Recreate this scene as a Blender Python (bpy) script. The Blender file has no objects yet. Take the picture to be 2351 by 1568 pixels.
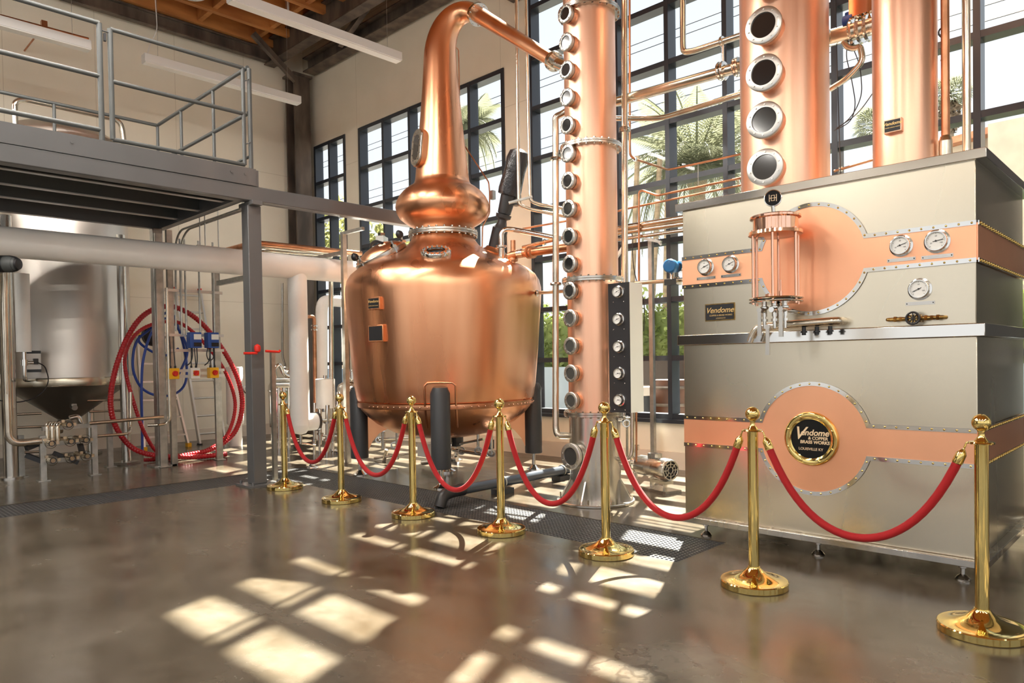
SKY,SUN,EXPO,LAMP=.9,46,0.45,72
import bpy, math, random
from mathutils import Vector, Matrix, Quaternion
random.seed(7)
PI=math.pi; sin=math.sin; cos=math.cos
col=bpy.context.scene.collection
sc=bpy.context.scene
V=Vector
# ---------------------------------------------------------------- survey camera
YAW,PIT,ROL,FPX,CXP,CYP,HC=0.76973,-0.018904,-0.0163547,1643.5,1175.5,860.08,1.29
fw=V((cos(PIT)*cos(YAW),cos(PIT)*sin(YAW),sin(PIT))); rt0=V((sin(YAW),-cos(YAW),0)); up0=rt0.cross(fw)
RT=cos(ROL)*rt0+sin(ROL)*up0; UP=-sin(ROL)*rt0+cos(ROL)*up0; EYE=V((0,0,HC))
def ray(u,v): return fw+(u-CXP)/FPX*RT-(v-CYP)/FPX*UP
def onx(u,v,x): r=ray(u,v); return EYE+r*(x/r.x)
def ony(u,v,y): r=ray(u,v); return EYE+r*(y/r.y)
def onz(u,v,z=0): r=ray(u,v); return EYE+r*((z-HC)/r.z)
def dep(u,v,d): return EYE+ray(u,v)*d
def zat(x,y,v):
    lo,hi=-2.,14.
    for _ in range(50):
        m=(lo+hi)/2; q=V((x,y,m))-EYE
        if CYP-FPX*q.dot(UP)/q.dot(fw)>v: lo=m
        else: hi=m
    return lo
# ---------------------------------------------------------------- mesh builder
def frame(d):
    d=V(d).normalized(); a=V((0,0,1)) if abs(d.z)<.95 else V((1,0,0))
    x=a.cross(d).normalized(); return x,d.cross(x),d
class M:
    def __init__(s): s.v=[]; s.f=[]
    def add(s,vs,fs):
        n=len(s.v); s.v+=[V(p) for p in vs]; s.f+=[[i+n for i in f] for f in fs]; return s
    def box(s,a,b,mt=None):
        x0,y0,z0=a; x1,y1,z1=b
        vs=[V((x,y,z)) for x in(x0,x1) for y in(y0,y1) for z in(z0,z1)]
        if mt: vs=[mt@p for p in vs]
        return s.add(vs,[(0,1,3,2),(4,6,7,5),(0,4,5,1),(2,3,7,6),(0,2,6,4),(1,5,7,3)])
    def cbox(s,c,sz,rz=0,rx=0,ry=0):
        mt=Matrix.Translation(c)@Matrix.Rotation(rz,4,'Z')@Matrix.Rotation(ry,4,'Y')@Matrix.Rotation(rx,4,'X')
        h=[k/2 for k in sz]; return s.box([-k for k in h],h,mt)
    def obox(s,p0,p1,w,h,up=(0,0,1)):
        p0=V(p0);p1=V(p1);d=(p1-p0).normalized();u=V(up);x=d.cross(u)
        if x.length<1e-4: x=d.cross(V((1,0,0)))
        x.normalize();u=x.cross(d).normalized();vs=[]
        for p in(p0,p1):
            for a,b in((-1,-1),(1,-1),(1,1),(-1,1)): vs.append(p+x*a*w/2+u*b*h/2)
        return s.add(vs,[(3,2,1,0),(4,5,6,7),(0,1,5,4),(1,2,6,5),(2,3,7,6),(3,0,4,7)])
    def lathe(s,prof,o=(0,0,0),d=(0,0,1),n=32,ang=(0,2*PI)):
        x,y,z=frame(d);o=V(o);full=abs(ang[1]-ang[0]-2*PI)<1e-6;m=n if full else n+1
        vs=[];rings=[]
        for r,h in prof:
            if r<1e-6: rings.append([len(vs)]); vs.append(o+z*h)
            else:
                rings.append(list(range(len(vs),len(vs)+m)))
                for i in range(m):
                    t=ang[0]+(ang[1]-ang[0])*i/n; vs.append(o+z*h+(x*cos(t)+y*sin(t))*r)
        fs=[]
        for A,B in zip(rings,rings[1:]):
            for i in range(n):
                j=(i+1)%m
                if len(A)==1 and len(B)==1: continue
                if len(A)==1: fs.append((A[0],B[j],B[i]))
                elif len(B)==1: fs.append((A[i],A[j],B[0]))
                else: fs.append((A[i],A[j],B[j],B[i]))
        return s.add(vs,fs)
    def cyl(s,a,b,r,n=20,r2=None):
        a=V(a);b=V(b);L=(b-a).length; r2=r if r2 is None else r2
        return s.lathe([(0,0),(r,0),(r2,L),(0,L)],a,b-a,n)
    def ring(s,c,d,R,r,n=40,m=8):
        return s.lathe([(R+r*cos(t),r*sin(t)) for t in [2*PI*k/m for k in range(m+1)]],c,d,n)
    def sph(s,c,r,n=20,m=12,sx=1,sz=1):
        return s.lathe([(r*sx*sin(PI*k/m),-r*sz*cos(PI*k/m)) for k in range(m+1)],c,(0,0,1),n)
    def tube(s,pts,r,bend=None,n=12,seg=6,cap=True,rad=None,ell=None):
        p=[V(q) for q in pts]
        if bend and len(p)>2:
            q=[p[0]]
            for i in range(1,len(p)-1):
                a=(p[i-1]-p[i]);b=(p[i+1]-p[i]);k=min(bend,a.length*.49,b.length*.49)
                A=p[i]+a.normalized()*k;B=p[i]+b.normalized()*k
                for j in range(seg+1):
                    t=j/seg; q.append(A*(1-t)**2+p[i]*2*t*(1-t)+B*t*t)
            q.append(p[-1]); p=q
        k=len(p); T=[]
        for i in range(k):
            d=p[min(i+1,k-1)]-p[max(i-1,0)]; T.append(d.normalized() if d.length>1e-9 else T[-1])
        x,y,_=frame(T[0]); vs=[];fs=[]
        for i in range(k):
            if i:
                q=T[i-1].rotation_difference(T[i]); x=q@x; y=q@y
            R=rad[i] if rad else r
            for j in range(n):
                t=2*PI*j/n; vs.append(p[i]+(x*cos(t)+y*sin(t))*R)
        for i in range(k-1):
            for j in range(n):
                a=i*n+j;b=i*n+(j+1)%n; fs.append((a,b,b+n,a+n))
        if cap: fs.append(tuple(range(n-1,-1,-1))); fs.append(tuple(range((k-1)*n,k*n)))
        return s.add(vs,fs)
    def prism(s,poly,f0,f1):
        # poly: list of 2D pts; f0,f1 map (a,b)->3D for the two faces
        n=len(poly); vs=[f0(*q) for q in poly]+[f1(*q) for q in poly]
        return s.add(vs,[tuple(range(n-1,-1,-1)),tuple(range(n,2*n))]+[(i,(i+1)%n,(i+1)%n+n,i+n) for i in range(n)])
    def strip(s,pts,w,nrm,th):
        # flat strap of width w following pts, lifted th along nrm
        p=[V(q) for q in pts];N=V(nrm).normalized();k=len(p);vs=[];fs=[]
        for i in range(k):
            d0=(p[i]-p[i-1]).normalized() if i else (p[1]-p[0]).normalized()
            d1=(p[i+1]-p[i]).normalized() if i<k-1 else d0
            if i==0:d0=d1
            m=(d0+d1).normalized(); x=m.cross(N).normalized(); sc_=1/max(.35,m.dot(d0))
            for a,h in((-1,0),(1,0),(1,1),(-1,1)): vs.append(p[i]+x*a*w/2*sc_+N*h*th)
        for i in range(k-1):
            a=i*4
            for j in range(4): fs.append((a+j,a+(j+1)%4,a+4+(j+1)%4,a+4+j))
        fs.append((3,2,1,0));e=(k-1)*4;fs.append((e,e+1,e+2,e+3))
        return s.add(vs,fs)
    def mesh(s,name,mat,o=V((0,0,0)),smooth=True,ang=38):
        me=bpy.data.meshes.new(name); me.from_pydata([tuple(p-o) for p in s.v],[],s.f)
        me.materials.append(mat); import bmesh
        bm=bmesh.new();bm.from_mesh(me);bmesh.ops.recalc_face_normals(bm,faces=bm.faces);bm.to_mesh(me);bm.free()
        if smooth:
            me.shade_smooth(); me.set_sharp_from_angle(angle=math.radians(ang))
        return me
    def obj(s,name,mat,parent=None,o=None,bev=0,**k):
        if parent is not None: o=wloc(parent)
        elif o is None:
            lo=[min(p[i] for p in s.v) for i in range(3)];hi=[max(p[i] for p in s.v) for i in range(3)]
            o=V(((lo[0]+hi[0])/2,(lo[1]+hi[1])/2,lo[2]))
        o=V(o); ob=bpy.data.objects.new(name,s.mesh(name,mat,o,**k)); col.objects.link(ob)
        if parent is not None: ob.parent=parent
        else: ob.location=o
        if bev:
            m=ob.modifiers.new('bevel','BEVEL');m.width=bev;m.segments=2;m.limit_method='ANGLE';m.harden_normals=False
        return ob
def wloc(o):
    l=V((0,0,0))
    while o is not None: l=l+o.location; o=o.parent
    return l
def tag(o,label,cat,group=None,kind=None):
    o['label']=label;o['category']=cat
    if group:o['group']=group
    if kind:o['kind']=kind
    return o
def thing(name,loc,label,cat,group=None):
    o=bpy.data.objects.new(name,None);col.objects.link(o);o.location=loc;o.empty_display_size=.1
    return tag(o,label,cat,group)
def struct(o,label=None):
    o['kind']='structure'
    if label:o['label']=label
    return o
def inst(me,name,loc,parent=None,rot=None,s=None):
    o=bpy.data.objects.new(name,me);col.objects.link(o)
    if parent is not None: o.parent=parent; loc=V(loc)-wloc(parent)
    o.location=loc
    if rot is not None:
        o.rotation_mode='QUATERNION';o.rotation_quaternion=rot
    if s:o.scale=s
    return o
def copy_tree(o,parent=None):
    c=o.copy();col.objects.link(c);c.parent=parent
    for ch in [q for q in o.children]: copy_tree(ch,c)
    return c
def qd(d): return V((0,0,1)).rotation_difference(V(d).normalized())
def txt(body,size,name,mat,parent,loc,rx,right,up,shear=0,align='CENTER',ext=.0008,font_w=1.0):
    cu=bpy.data.curves.new(name,'FONT');cu.body=body;cu.size=size;cu.extrude=ext;cu.shear=shear;cu.align_x=align;cu.align_y='CENTER';cu.offset=rx
    t=bpy.data.objects.new('t',cu);col.objects.link(t)
    dg=bpy.context.evaluated_depsgraph_get();me=bpy.data.meshes.new_from_object(t.evaluated_get(dg));bpy.data.objects.remove(t)
    me.materials.clear();me.materials.append(mat)
    r=V(right).normalized();u=V(up).normalized();n=r.cross(u)
    o=bpy.data.objects.new(name,me);col.objects.link(o);o.parent=parent
    mt=Matrix((r*font_w,u,n)).transposed()
    for v in me.vertices: v.co=mt@v.co
    o.location=V(loc)-wloc(parent);return o
# ---------------------------------------------------------------- materials
def nodes(name):
    m=bpy.data.materials.new(name);m.use_nodes=True;nt=m.node_tree
    b=nt.nodes['Principled BSDF'];return m,nt,b
def N(nt,t,**k):
    n=nt.nodes.new(t)
    for a,b in k.items():
        if a in n.inputs: n.inputs[a].default_value=b
        else: setattr(n,a,b)
    return n
def ramp(nt,fac,stops):
    r=nt.nodes.new('ShaderNodeValToRGB');r.color_ramp.interpolation='EASE';nt.links.new(fac,r.inputs[0]);e=r.color_ramp.elements
    while len(e)<len(stops): e.new(.5)
    for k,(p,c) in zip(e,stops): k.position=p;k.color=(*c,1) if len(c)==3 else c
    return r.outputs[0]
def coords(nt,scale=(1,1,1),obj=False):
    if obj: src=nt.nodes.new('ShaderNodeTexCoord').outputs['Object']
    else: src=nt.nodes.new('ShaderNodeNewGeometry').outputs['Position']
    mp=N(nt,'ShaderNodeMapping');mp.inputs['Scale'].default_value=scale;nt.links.new(src,mp.inputs[0]);return mp.outputs[0]
def mat(name,c,rough=.5,metal=0,var=.0,vs=(3,3,3),streak=None,rv=.0,bump=0,bs=60,coat=0,sheen=0,c2=None,ani=0,det=4):
    m,nt,b=nodes(name);L=nt.links
    b.inputs['Base Color'].default_value=(*c,1);b.inputs['Roughness'].default_value=rough;b.inputs['Metallic'].default_value=metal
    if coat:b.inputs['Coat Weight'].default_value=coat;b.inputs['Coat Roughness'].default_value=.1
    if sheen:b.inputs['Sheen Weight'].default_value=sheen;b.inputs['Sheen Roughness'].default_value=.4
    if var or c2 or rv:
        n=N(nt,'ShaderNodeTexNoise',Scale=1.0,Detail=det);L.new(coords(nt,streak or vs),n.inputs['Vector'])
        if var or c2:
            a=c2 or tuple(k*(1-var) for k in c); z=c if c2 else tuple(min(1,k*(1+var)) for k in c)
            L.new(ramp(nt,n.outputs[0],[(.27,a),(.73,z)]),b.inputs['Base Color'])
        if rv:
            mr=N(nt,'ShaderNodeMapRange');mr.inputs[1].default_value=.3;mr.inputs[2].default_value=.7;mr.inputs[3].default_value=max(.02,rough-rv);mr.inputs[4].default_value=rough+rv
            L.new(n.outputs[0],mr.inputs[0]);L.new(mr.outputs[0],b.inputs['Roughness'])
    if bump:
        n=N(nt,'ShaderNodeTexNoise',Scale=1.0,Detail=3);bsv=(bs,bs,bs) if isinstance(bs,(int,float)) else bs
        L.new(coords(nt,bsv),n.inputs['Vector']);bp=N(nt,'ShaderNodeBump');bp.inputs['Strength'].default_value=bump;bp.inputs['Distance'].default_value=.01
        L.new(n.outputs[0],bp.inputs['Height']);L.new(bp.outputs[0],b.inputs['Normal'])
    return m
COPPER=mat('copper_satin',(.93,.59,.42),.36,1,c2=(.85,.48,.32),streak=(9,9,.35),rv=.06,bump=.05,bs=(60,60,1.2))
COPPER_STILL=mat('copper_still',(.90,.49,.28),.31,1,c2=(.78,.36,.19),streak=(4,4,.5),rv=.05,bump=.05,bs=(40,40,1.5),det=1.5)
COPPER_BAND=mat('copper_sheet',(.92,.48,.29),.42,1,var=.05,vs=(2,2,2))
COPPER_SH=mat('copper_polished',(.93,.56,.40),.1,1)
COPPER_PIPE=mat('copper_pipe',(.64,.31,.17),.33,1,c2=(.40,.19,.10),vs=(7,7,7))
BRASS=mat('polished_brass',(.80,.61,.22),.08,1,rv=.03,vs=(14,14,14))
BRASS_D=mat('aged_brass',(.55,.36,.12),.25,1,c2=(.25,.15,.05),vs=(30,30,30))
STEEL=mat('stainless_steel',(.60,.57,.52),.26,1,var=.08,streak=(6,6,.4),rv=.06)
STEEL_SH=mat('polished_steel',(.72,.70,.66),.12,1)
PIPE_ST=mat('steel_pipe',(.66,.60,.50),.24,1,var=.15,vs=(5,5,5))
BRUSH=mat('brushed_steel_sheet',(.75,.68,.54),.26,1,c2=(.55,.49,.38),streak=(1.3,1.3,.15),rv=.04,det=0)  # broad colour streaks paint soft vertical reflections into the sheet
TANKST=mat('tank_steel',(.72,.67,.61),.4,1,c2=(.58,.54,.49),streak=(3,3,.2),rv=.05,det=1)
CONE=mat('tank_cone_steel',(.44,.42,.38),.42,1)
GALV=mat('galvanised_steel',(.46,.46,.43),.4,1,var=.15,vs=(12,12,12))
ALU=mat('ladder_aluminium',(.70,.70,.68),.38,1)
GREYP=mat('grey_paint',(.10,.10,.10),.38,0,var=.06,coat=.3)
GREYL=mat('grey_rail_paint',(.075,.08,.078),.42,0)
WHITEP=mat('white_pipe_jacket',(.84,.82,.78),.38,0,var=.03)
PANELW=mat('panel_side_light',(.75,.78,.78),.35,0)
BLACKM=mat('black_satin',(.012,.012,.014),.4,0)
BLACKL=mat('black_leg_jacket',(.028,.030,.033),.45,0)
PANELD=mat('dark_gauge_panel',(.055,.055,.06),.2,.4)
CREAM=mat('cream_letters',(.72,.55,.35),.45,0)
GOLDL=mat('gold_letters',(.9,.62,.25),.3,.6)
GAUGEW=mat('gauge_face',(.82,.82,.78),.4,0)
GAUGEK=mat('gauge_ink',(.02,.02,.02),.5,0)
ROPE=mat('red_velvet',(.33,.001,.003),.8,0,sheen=.12)
REDH=mat('red_hose',(.42,.01,.015),.3,0)
BLUEH=mat('blue_hose',(.02,.06,.32),.35,0)
BLUEB=mat('blue_housing',(.02,.08,.33),.4,0)
YEL=mat('yellow_switch',(.85,.45,.01),.4,0)
REDK=mat('red_knob',(.65,.02,.01),.4,0)
RUST=mat('rusty_steel',(.17,.13,.10),.5,.2,c2=(.06,.048,.04),vs=(5,5,1.2))
WOODC=mat('ceiling_timber',(.58,.25,.07),.6,0,c2=(.36,.13,.035),vs=(1.5,6,6))
MULL=mat('window_frame_paint',(.035,.042,.055),.3,.2)
REVEAL=mat('sill_reveal',(.45,.42,.36),.6)
LAMPW=mat('lamp_housing',(.75,.75,.74),.5)
PORTR=mat('porthole_steel',(.62,.60,.56),.33,1)
EMBK=mat('emblem_black',(.008,.008,.008),.55,0);EMBK.node_tree.nodes['Principled BSDF'].inputs['Specular IOR Level'].default_value=.15
WINLENS=mat('dark_sight_glass',(.012,.012,.013),.06,0,coat=1)
RUBBER=mat('rubber',(.02,.02,.02),.7)
def glassmat(name,tint,gl=.08):
    m=bpy.data.materials.new(name);m.use_nodes=True;nt=m.node_tree;nt.nodes.clear()
    o=N(nt,'ShaderNodeOutputMaterial');t=N(nt,'ShaderNodeBsdfTransparent');t.inputs[0].default_value=(*tint,1)
    g=N(nt,'ShaderNodeBsdfGlossy');g.inputs['Roughness'].default_value=.02
    lw=N(nt,'ShaderNodeLayerWeight');lw.inputs[0].default_value=.5
    pw=N(nt,'ShaderNodeMath',operation='POWER');nt.links.new(lw.outputs['Facing'],pw.inputs[0]);pw.inputs[1].default_value=4
    f=N(nt,'ShaderNodeMapRange');f.inputs[3].default_value=.006;f.inputs[4].default_value=gl*8;nt.links.new(pw.outputs[0],f.inputs[0])
    mx=N(nt,'ShaderNodeMixShader');nt.links.new(f.outputs[0],mx.inputs[0]);nt.links.new(t.outputs[0],mx.inputs[1]);nt.links.new(g.outputs[0],mx.inputs[2]);nt.links.new(mx.outputs[0],o.inputs[0])
    return m
GLASS=glassmat('window_glass',(.97,.985,.99))
GLASS_SAFE=glassmat('safe_glass',(.97,.95,.94))
# floor: polished concrete
def floor_mat():
    m,nt,b=nodes('polished_concrete');L=nt.links
    n1=N(nt,'ShaderNodeTexNoise',Scale=.9,Detail=8,Roughness=.62,Distortion=.5);L.new(coords(nt,(1,1,1)),n1.inputs['Vector'])
    n2=N(nt,'ShaderNodeTexNoise',Scale=3.2,Detail=6,Roughness=.55,Distortion=.15);L.new(coords(nt,(1,.6,1)),n2.inputs['Vector'])
    c1=ramp(nt,n1.outputs[0],[(.28,(.050,.038,.023)),(.5,(.082,.067,.047)),(.72,(.120,.104,.080))])
    c2=ramp(nt,n2.outputs[0],[(.2,(.62,.57,.50)),(.8,(1.25,1.24,1.22))])
    mx=N(nt,'ShaderNodeMix');mx.data_type='RGBA';mx.blend_type='MULTIPLY';mx.inputs[0].default_value=1
    L.new(c1,mx.inputs[6]);L.new(c2,mx.inputs[7])
    # hairline cracks and scuffs
    vo=N(nt,'ShaderNodeTexVoronoi',Scale=.3);vo.feature='DISTANCE_TO_EDGE'
    nd=N(nt,'ShaderNodeTexNoise',Scale=2.2,Detail=6);L.new(coords(nt),nd.inputs['Vector'])
    ma=N(nt,'ShaderNodeVectorMath');ma.operation='ADD';L.new(coords(nt),ma.inputs[0]);L.new(nd.outputs['Color'],ma.inputs[1]);L.new(ma.outputs[0],vo.inputs['Vector'])
    cr=ramp(nt,vo.outputs['Distance'],[(0,(.5,.45,.4)),(.004,(1,1,1))])
    gate=ramp(nt,n1.outputs[0],[(.5,(0,0,0)),(.56,(1,1,1))])
    m2=N(nt,'ShaderNodeMix');m2.data_type='RGBA';m2.blend_type='MULTIPLY';L.new(gate,m2.inputs[0]);L.new(mx.outputs[2],m2.inputs[6]);L.new(cr,m2.inputs[7])
    L.new(m2.outputs[2],b.inputs['Base Color'])
    mr=N(nt,'ShaderNodeMapRange');mr.inputs[1].default_value=.3;mr.inputs[2].default_value=.75;mr.inputs[3].default_value=.15;mr.inputs[4].default_value=.31
    L.new(n2.outputs[0],mr.inputs[0]);L.new(mr.outputs[0],b.inputs['Roughness'])
    b.inputs['Specular IOR Level'].default_value=.75
    bp=N(nt,'ShaderNodeBump');bp.inputs['Strength'].default_value=.06;bp.inputs['Distance'].default_value=.02;L.new(n1.outputs[0],bp.inputs['Height']);L.new(bp.outputs[0],b.inputs['Normal'])
    return m
FLOORM=floor_mat()
def wall_mat(name,lo,hi,axis,z1=2.9,z2=3.6,pitch=1.22):
    m,nt,b=nodes(name);L=nt.links
    g=N(nt,'ShaderNodeNewGeometry');sp=N(nt,'ShaderNodeSeparateXYZ');L.new(g.outputs['Position'],sp.inputs[0])
    n=N(nt,'ShaderNodeTexNoise',Scale=1.2,Detail=5);L.new(coords(nt),n.inputs['Vector'])
    base=ramp(nt,n.outputs[0],[(.3,lo),(.7,hi)])
    # sheet seams
    a=N(nt,'ShaderNodeMath',operation='PINGPONG');a.inputs[1].default_value=pitch/2;L.new(sp.outputs[axis],a.inputs[0])
    z=N(nt,'ShaderNodeMath',operation='PINGPONG');z.inputs[1].default_value=1.22;L.new(sp.outputs[2],z.inputs[0])
    mn=N(nt,'ShaderNodeMath',operation='MINIMUM');L.new(a.outputs[0],mn.inputs[0]);L.new(z.outputs[0],mn.inputs[1])
    sm=ramp(nt,mn.outputs[0],[(0,(.72,.70,.66)),(.007,(1,1,1))])
    mx=N(nt,'ShaderNodeMix');mx.data_type='RGBA';mx.blend_type='MULTIPLY';mx.inputs[0].default_value=1;L.new(base,mx.inputs[6]);L.new(sm,mx.inputs[7])
    L.new(mx.outputs[2],b.inputs['Base Color']);b.inputs['Roughness'].default_value=.65
    return m
WALLM=wall_mat('painted_wall_panels',(.80,.75,.63),(.85,.80,.68),0)
WALLR=wall_mat('painted_wall_render',(.78,.73,.61),(.84,.79,.67),1,pitch=3.6)
CURB=mat('curb_paint',(.70,.62,.52),.5)
WHITEW=mat('plain_wall',(.62,.58,.50),.7)
XW=7.3; YL=12.6; X0=-6.5; Y0=-7.0; ZC=7.4
ROWZ=[.61,1.295,1.98,2.665,3.35,4.035,4.72,5.405,6.09,6.775,7.46,8.145,8.83]
fl=M().box((X0-.3,Y0-.3,-.3),(XW+.3,YL+.3,-.0)); 
# the floor is cut for the L-shaped drain trench: four slabs around it
fl=M()
TR=[(3.93,4.62,2.40,8.20)]
def slab(x0,y0,x1,y1): fl.add([(x0,y0,0),(x1,y0,0),(x1,y1,0),(x0,y1,0)],[(0,1,2,3)])
slab(X0,Y0,XW,2.40);slab(X0,2.40,3.95,7.52);slab(4.60,2.40,XW,8.20);slab(X0,8.20,XW,YL)
# trench walls and bottom (15 cm deep)
T=-.15
def wallq(p,q): fl.add([(*p,0),(*q,0),(*q,T),(*p,T)],[(0,1,2,3)])
wallq((3.95,2.4),(4.6,2.4));wallq((4.6,2.4),(4.6,8.2));wallq((4.6,8.2),(X0,8.2));wallq((X0,7.52),(3.95,7.52));wallq((3.95,7.52),(3.95,2.4))
fl.add([(3.95,2.4,T),(4.6,2.4,T),(4.6,8.2,T),(3.95,8.2,T)],[(0,1,2,3)]);fl.add([(X0,7.52,T),(3.95,7.52,T),(3.95,8.2,T),(X0,8.2,T)],[(0,1,2,3)])
struct(fl.obj('floor',FLOORM,o=(0,0,0)),'polished brown-grey concrete floor with sunlight patches')
# walls
w=M().box((X0,YL,0),(XW+.35,YL+.3,9.6));struct(w.obj('wall_left',WALLM,o=(0,YL,0)),'far left wall of pale painted panels')
w=M()
def wr(y0,y1,z0,z1): w.box((XW,y0,z0),(XW+.17,y1,z1))
B1,B2,A1,A2,W3L=11.18,12.22,7.14,10.74,6.64
YR=Y0
wr(YR,YL,0,.60);wr(B2,YL,.6,9.6);wr(A2,B1,.6,5.45);wr(W3L,A1,.6,5.45);wr(W3L,B2,5.45,9.6);wr(YR,W3L,8.87,9.6);wr(YR,.70,.6,8.87)
struct(w.obj('wall_right',WALLR,o=(XW,0,0)),'window wall of pale painted render with tall black-framed glazing')
w=M().box((XW-.03,YR,0),(XW,YL,.20));struct(w.obj('baseboard_right',CURB,o=(XW,0,0)))
w=M().box((X0,YL-.03,0),(XW,YL,.20));struct(w.obj('baseboard_left',CURB,o=(0,YL,0)))
# windows: deep mullion frames, glass in the outer third
def window(n,ys,rows,name_note,nsx=.15):
    f=M()
    for y in ys: f.box((XW-.02,y-.028,rows[0]-.03),(XW+nsx,y+.028,rows[-1]+.03))
    ya,yb=min(ys),max(ys)
    for z in rows: f.box((XW-.015,ya,z-.03),(XW+nsx-.005,yb,z+.03))
    fr=f.obj('window_%d'%n,MULL,o=(XW,(ya+yb)/2,rows[0]));struct(fr,name_note)
    g=M().box((XW+nsx-.03,ya,rows[0]),(XW+nsx-.022,yb,rows[-1]));g.obj('window_glass',GLASS,fr)
    s=M().box((XW-.06,ya-.02,rows[0]-.075),(XW+.0,yb+.02,rows[0]-.03));s.obj('window_sill',MULL,fr)
    return fr
window(1,[12.20,11.70,11.20],ROWZ[:8],'narrow black-framed window by the rusty corner column')
window(2,[10.72,10.02,9.30,8.58,7.86,7.16],ROWZ[:8],'black-framed gridded window behind the copper pot still')
window(3,[6.62,5.92,5.20,4.49,3.765,3.19,2.61,2.015,1.42,.72],ROWZ,'tall black-framed gridded window wall behind the columns')
# rear walls (behind the camera) with large glazed openings, they let daylight in
w=M().box((X0-.3,Y0,0),(X0,YL,.5)).box((X0-.3,Y0,4.6),(X0,YL,ZC))
for y in range(-7,13,4): w.box((X0-.3,y-.25,.5),(X0,y+.25,4.6))
struct(w.obj('wall_back',WHITEW,o=(X0,0,0)))
w=M().box((X0-.3,Y0-.3,0),(XW+.35,Y0,.3)).box((X0-.3,Y0-.3,4.6),(XW+.35,Y0,9.6))
for x in (-6.5,-2.2,2.2,7.2): w.box((x-.3,Y0-.3,.3),(x+.3,Y0,4.6))
struct(w.obj('wall_front',WHITEW,o=(0,Y0,0)))
# ceiling: timber deck with a raised bay over the columns
BX,BY=5.6,7.0
c=M().box((X0-.3,BY,ZC),(XW+.35,YL+.3,ZC+.2)).box((X0-.3,Y0-.3,ZC),(BX,BY,ZC+.2))
struct(c.obj('ceiling',WOODC,o=(0,0,ZC)),'orange-brown timber ceiling deck')
c=M().box((BX,Y0-.3,9.4),(XW+.35,BY,9.6)).box((BX-.15,Y0-.3,ZC+.2),(BX,BY,9.6)).box((BX-.15,BY,ZC+.2),(XW+.35,BY+.15,9.6))
struct(c.obj('trim_1',WHITEW,o=(BX,0,ZC)))
# joists along X, blocking between
g='timber joists under the roof deck'
pj=None
for k,y in enumerate([12.35,11.75,11.15,10.55,9.95,9.35,8.75,8.15,7.55]):
    o=M().box((X0,y-.045,ZC-.28),(6.95,y+.045,ZC)).obj('ceiling_joist',WOODC,o=(0,y,ZC-.28))
    tag(o,'orange timber roof joist running toward the window wall above the far corner','joist',g)
for k,x in enumerate([1.6,2.8,4.0,5.2,6.2]):
    for j in range(8):
        y=12.05-.6*j
        o=M().box((x-.04,y-.255,ZC-.24),(x+.04,y+.255,ZC)).obj('joist_block',WOODC,o=(x,y,ZC-.24))
        tag(o,'short timber block fixed between two roof joists','joist block','timber blocks between the joists')
# steel roof beam along the window wall (two flanges, web), cross beam and braces
def ibeam(p0,p1,h,wd,t=.02,vert=False):
    m=M();p0=V(p0);p1=V(p1);u=V((0,0,1))
    m.obox(p0-u*(h/2-t/2),p1-u*(h/2-t/2),wd,t).obox(p0+u*(h/2-t/2),p1+u*(h/2-t/2),wd,t).obox(p0,p1,t,h-2*t);return m
tag(ibeam((7.12,7.2,6.86),(7.12,12.08,6.86),.26,.24).obj('roof_beam',RUST),'rusty brown steel roof beam running along the top of the window wall','beam')
tag(ibeam((6.55,7.6,7.05),(6.55,12.5,7.05),.44,.2).obj('roof_beam',RUST),'dark steel roof beam inboard of the wall-side beam, under the joists','beam')
tag(ibeam((X0+.1,12.42,6.98),(6.75,12.42,6.98),.22,.12).obj('wall_ledger',RUST),'dark timber ledger along the top of the far left wall','ledger')
tag(M().box((7.06,Y0+.1,6.25),(7.27,6.9,6.72)).obj('wall_girt',RUST),'dark horizontal girt across the tall window wall above the photo','beam')
c=thing('steel_column',(7.0,12.3,0),'tall rusty H-section steel column standing in the far corner','column')
M().box((6.84,12.12,0),(7.16,12.15,6.7)).obj('column_flange',RUST,c);M().box((6.84,12.42,0),(7.16,12.45,6.7)).obj('column_flange',RUST,c)
M().box((6.985,12.15,0),(7.015,12.42,6.7)).obj('column_web',RUST,c)
M().box((6.8,12.08,6.66),(7.2,12.48,6.7)).obj('cap_plate',RUST,c)
for a,b,l in [((6.80,12.0,6.5),(6.0,12.0,7.1),'dark diagonal brace rising left from the head of the rusty corner column'),((6.85,10.6,6.72),(6.85,9.7,7.1),'dark diagonal brace between the wall-side roof beam and the joists')]:
    tag(M().obox(a,b,.09,.09).obj('diagonal_brace',RUST),l,'brace')

struct(M().box((X0,7.3,0),(X0+.06,YL,ZC-.3)).obj('trim_3',mat('dark_reflection_panel',(.05,.035,.025),.6),o=(X0,10,0)),'unseen dark panel added on the rear wall for the cabinet front to reflect')  # dark panel added out of view to darken the reflection in the cabinet front
ec_=thing('reflection_enclosure',(6.9,-.2,0),'unseen black enclosure added past the right edge for the cabinet side to reflect','enclosure')  # unseen dark block, added so the cabinet side reflects something dark
M().box((6.52,-1.1,.08),(7.2,.78,2.9)).obj('enclosure_body',BLACKL,ec_,bev=.006)
M().box((6.57,-1.05,0),(7.15,.73,.08)).obj('plinth',BLACKM,ec_)
for y in (-1.06,-.12): M().box((6.50,y,.14),(6.52,y+.86,2.84)).obj('door',BLACKL,ec_,bev=.004);M().box((6.47,y+.78,1.2),(6.50,y+.80,1.4)).obj('door_handle',STEEL_SH,ec_)
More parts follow.
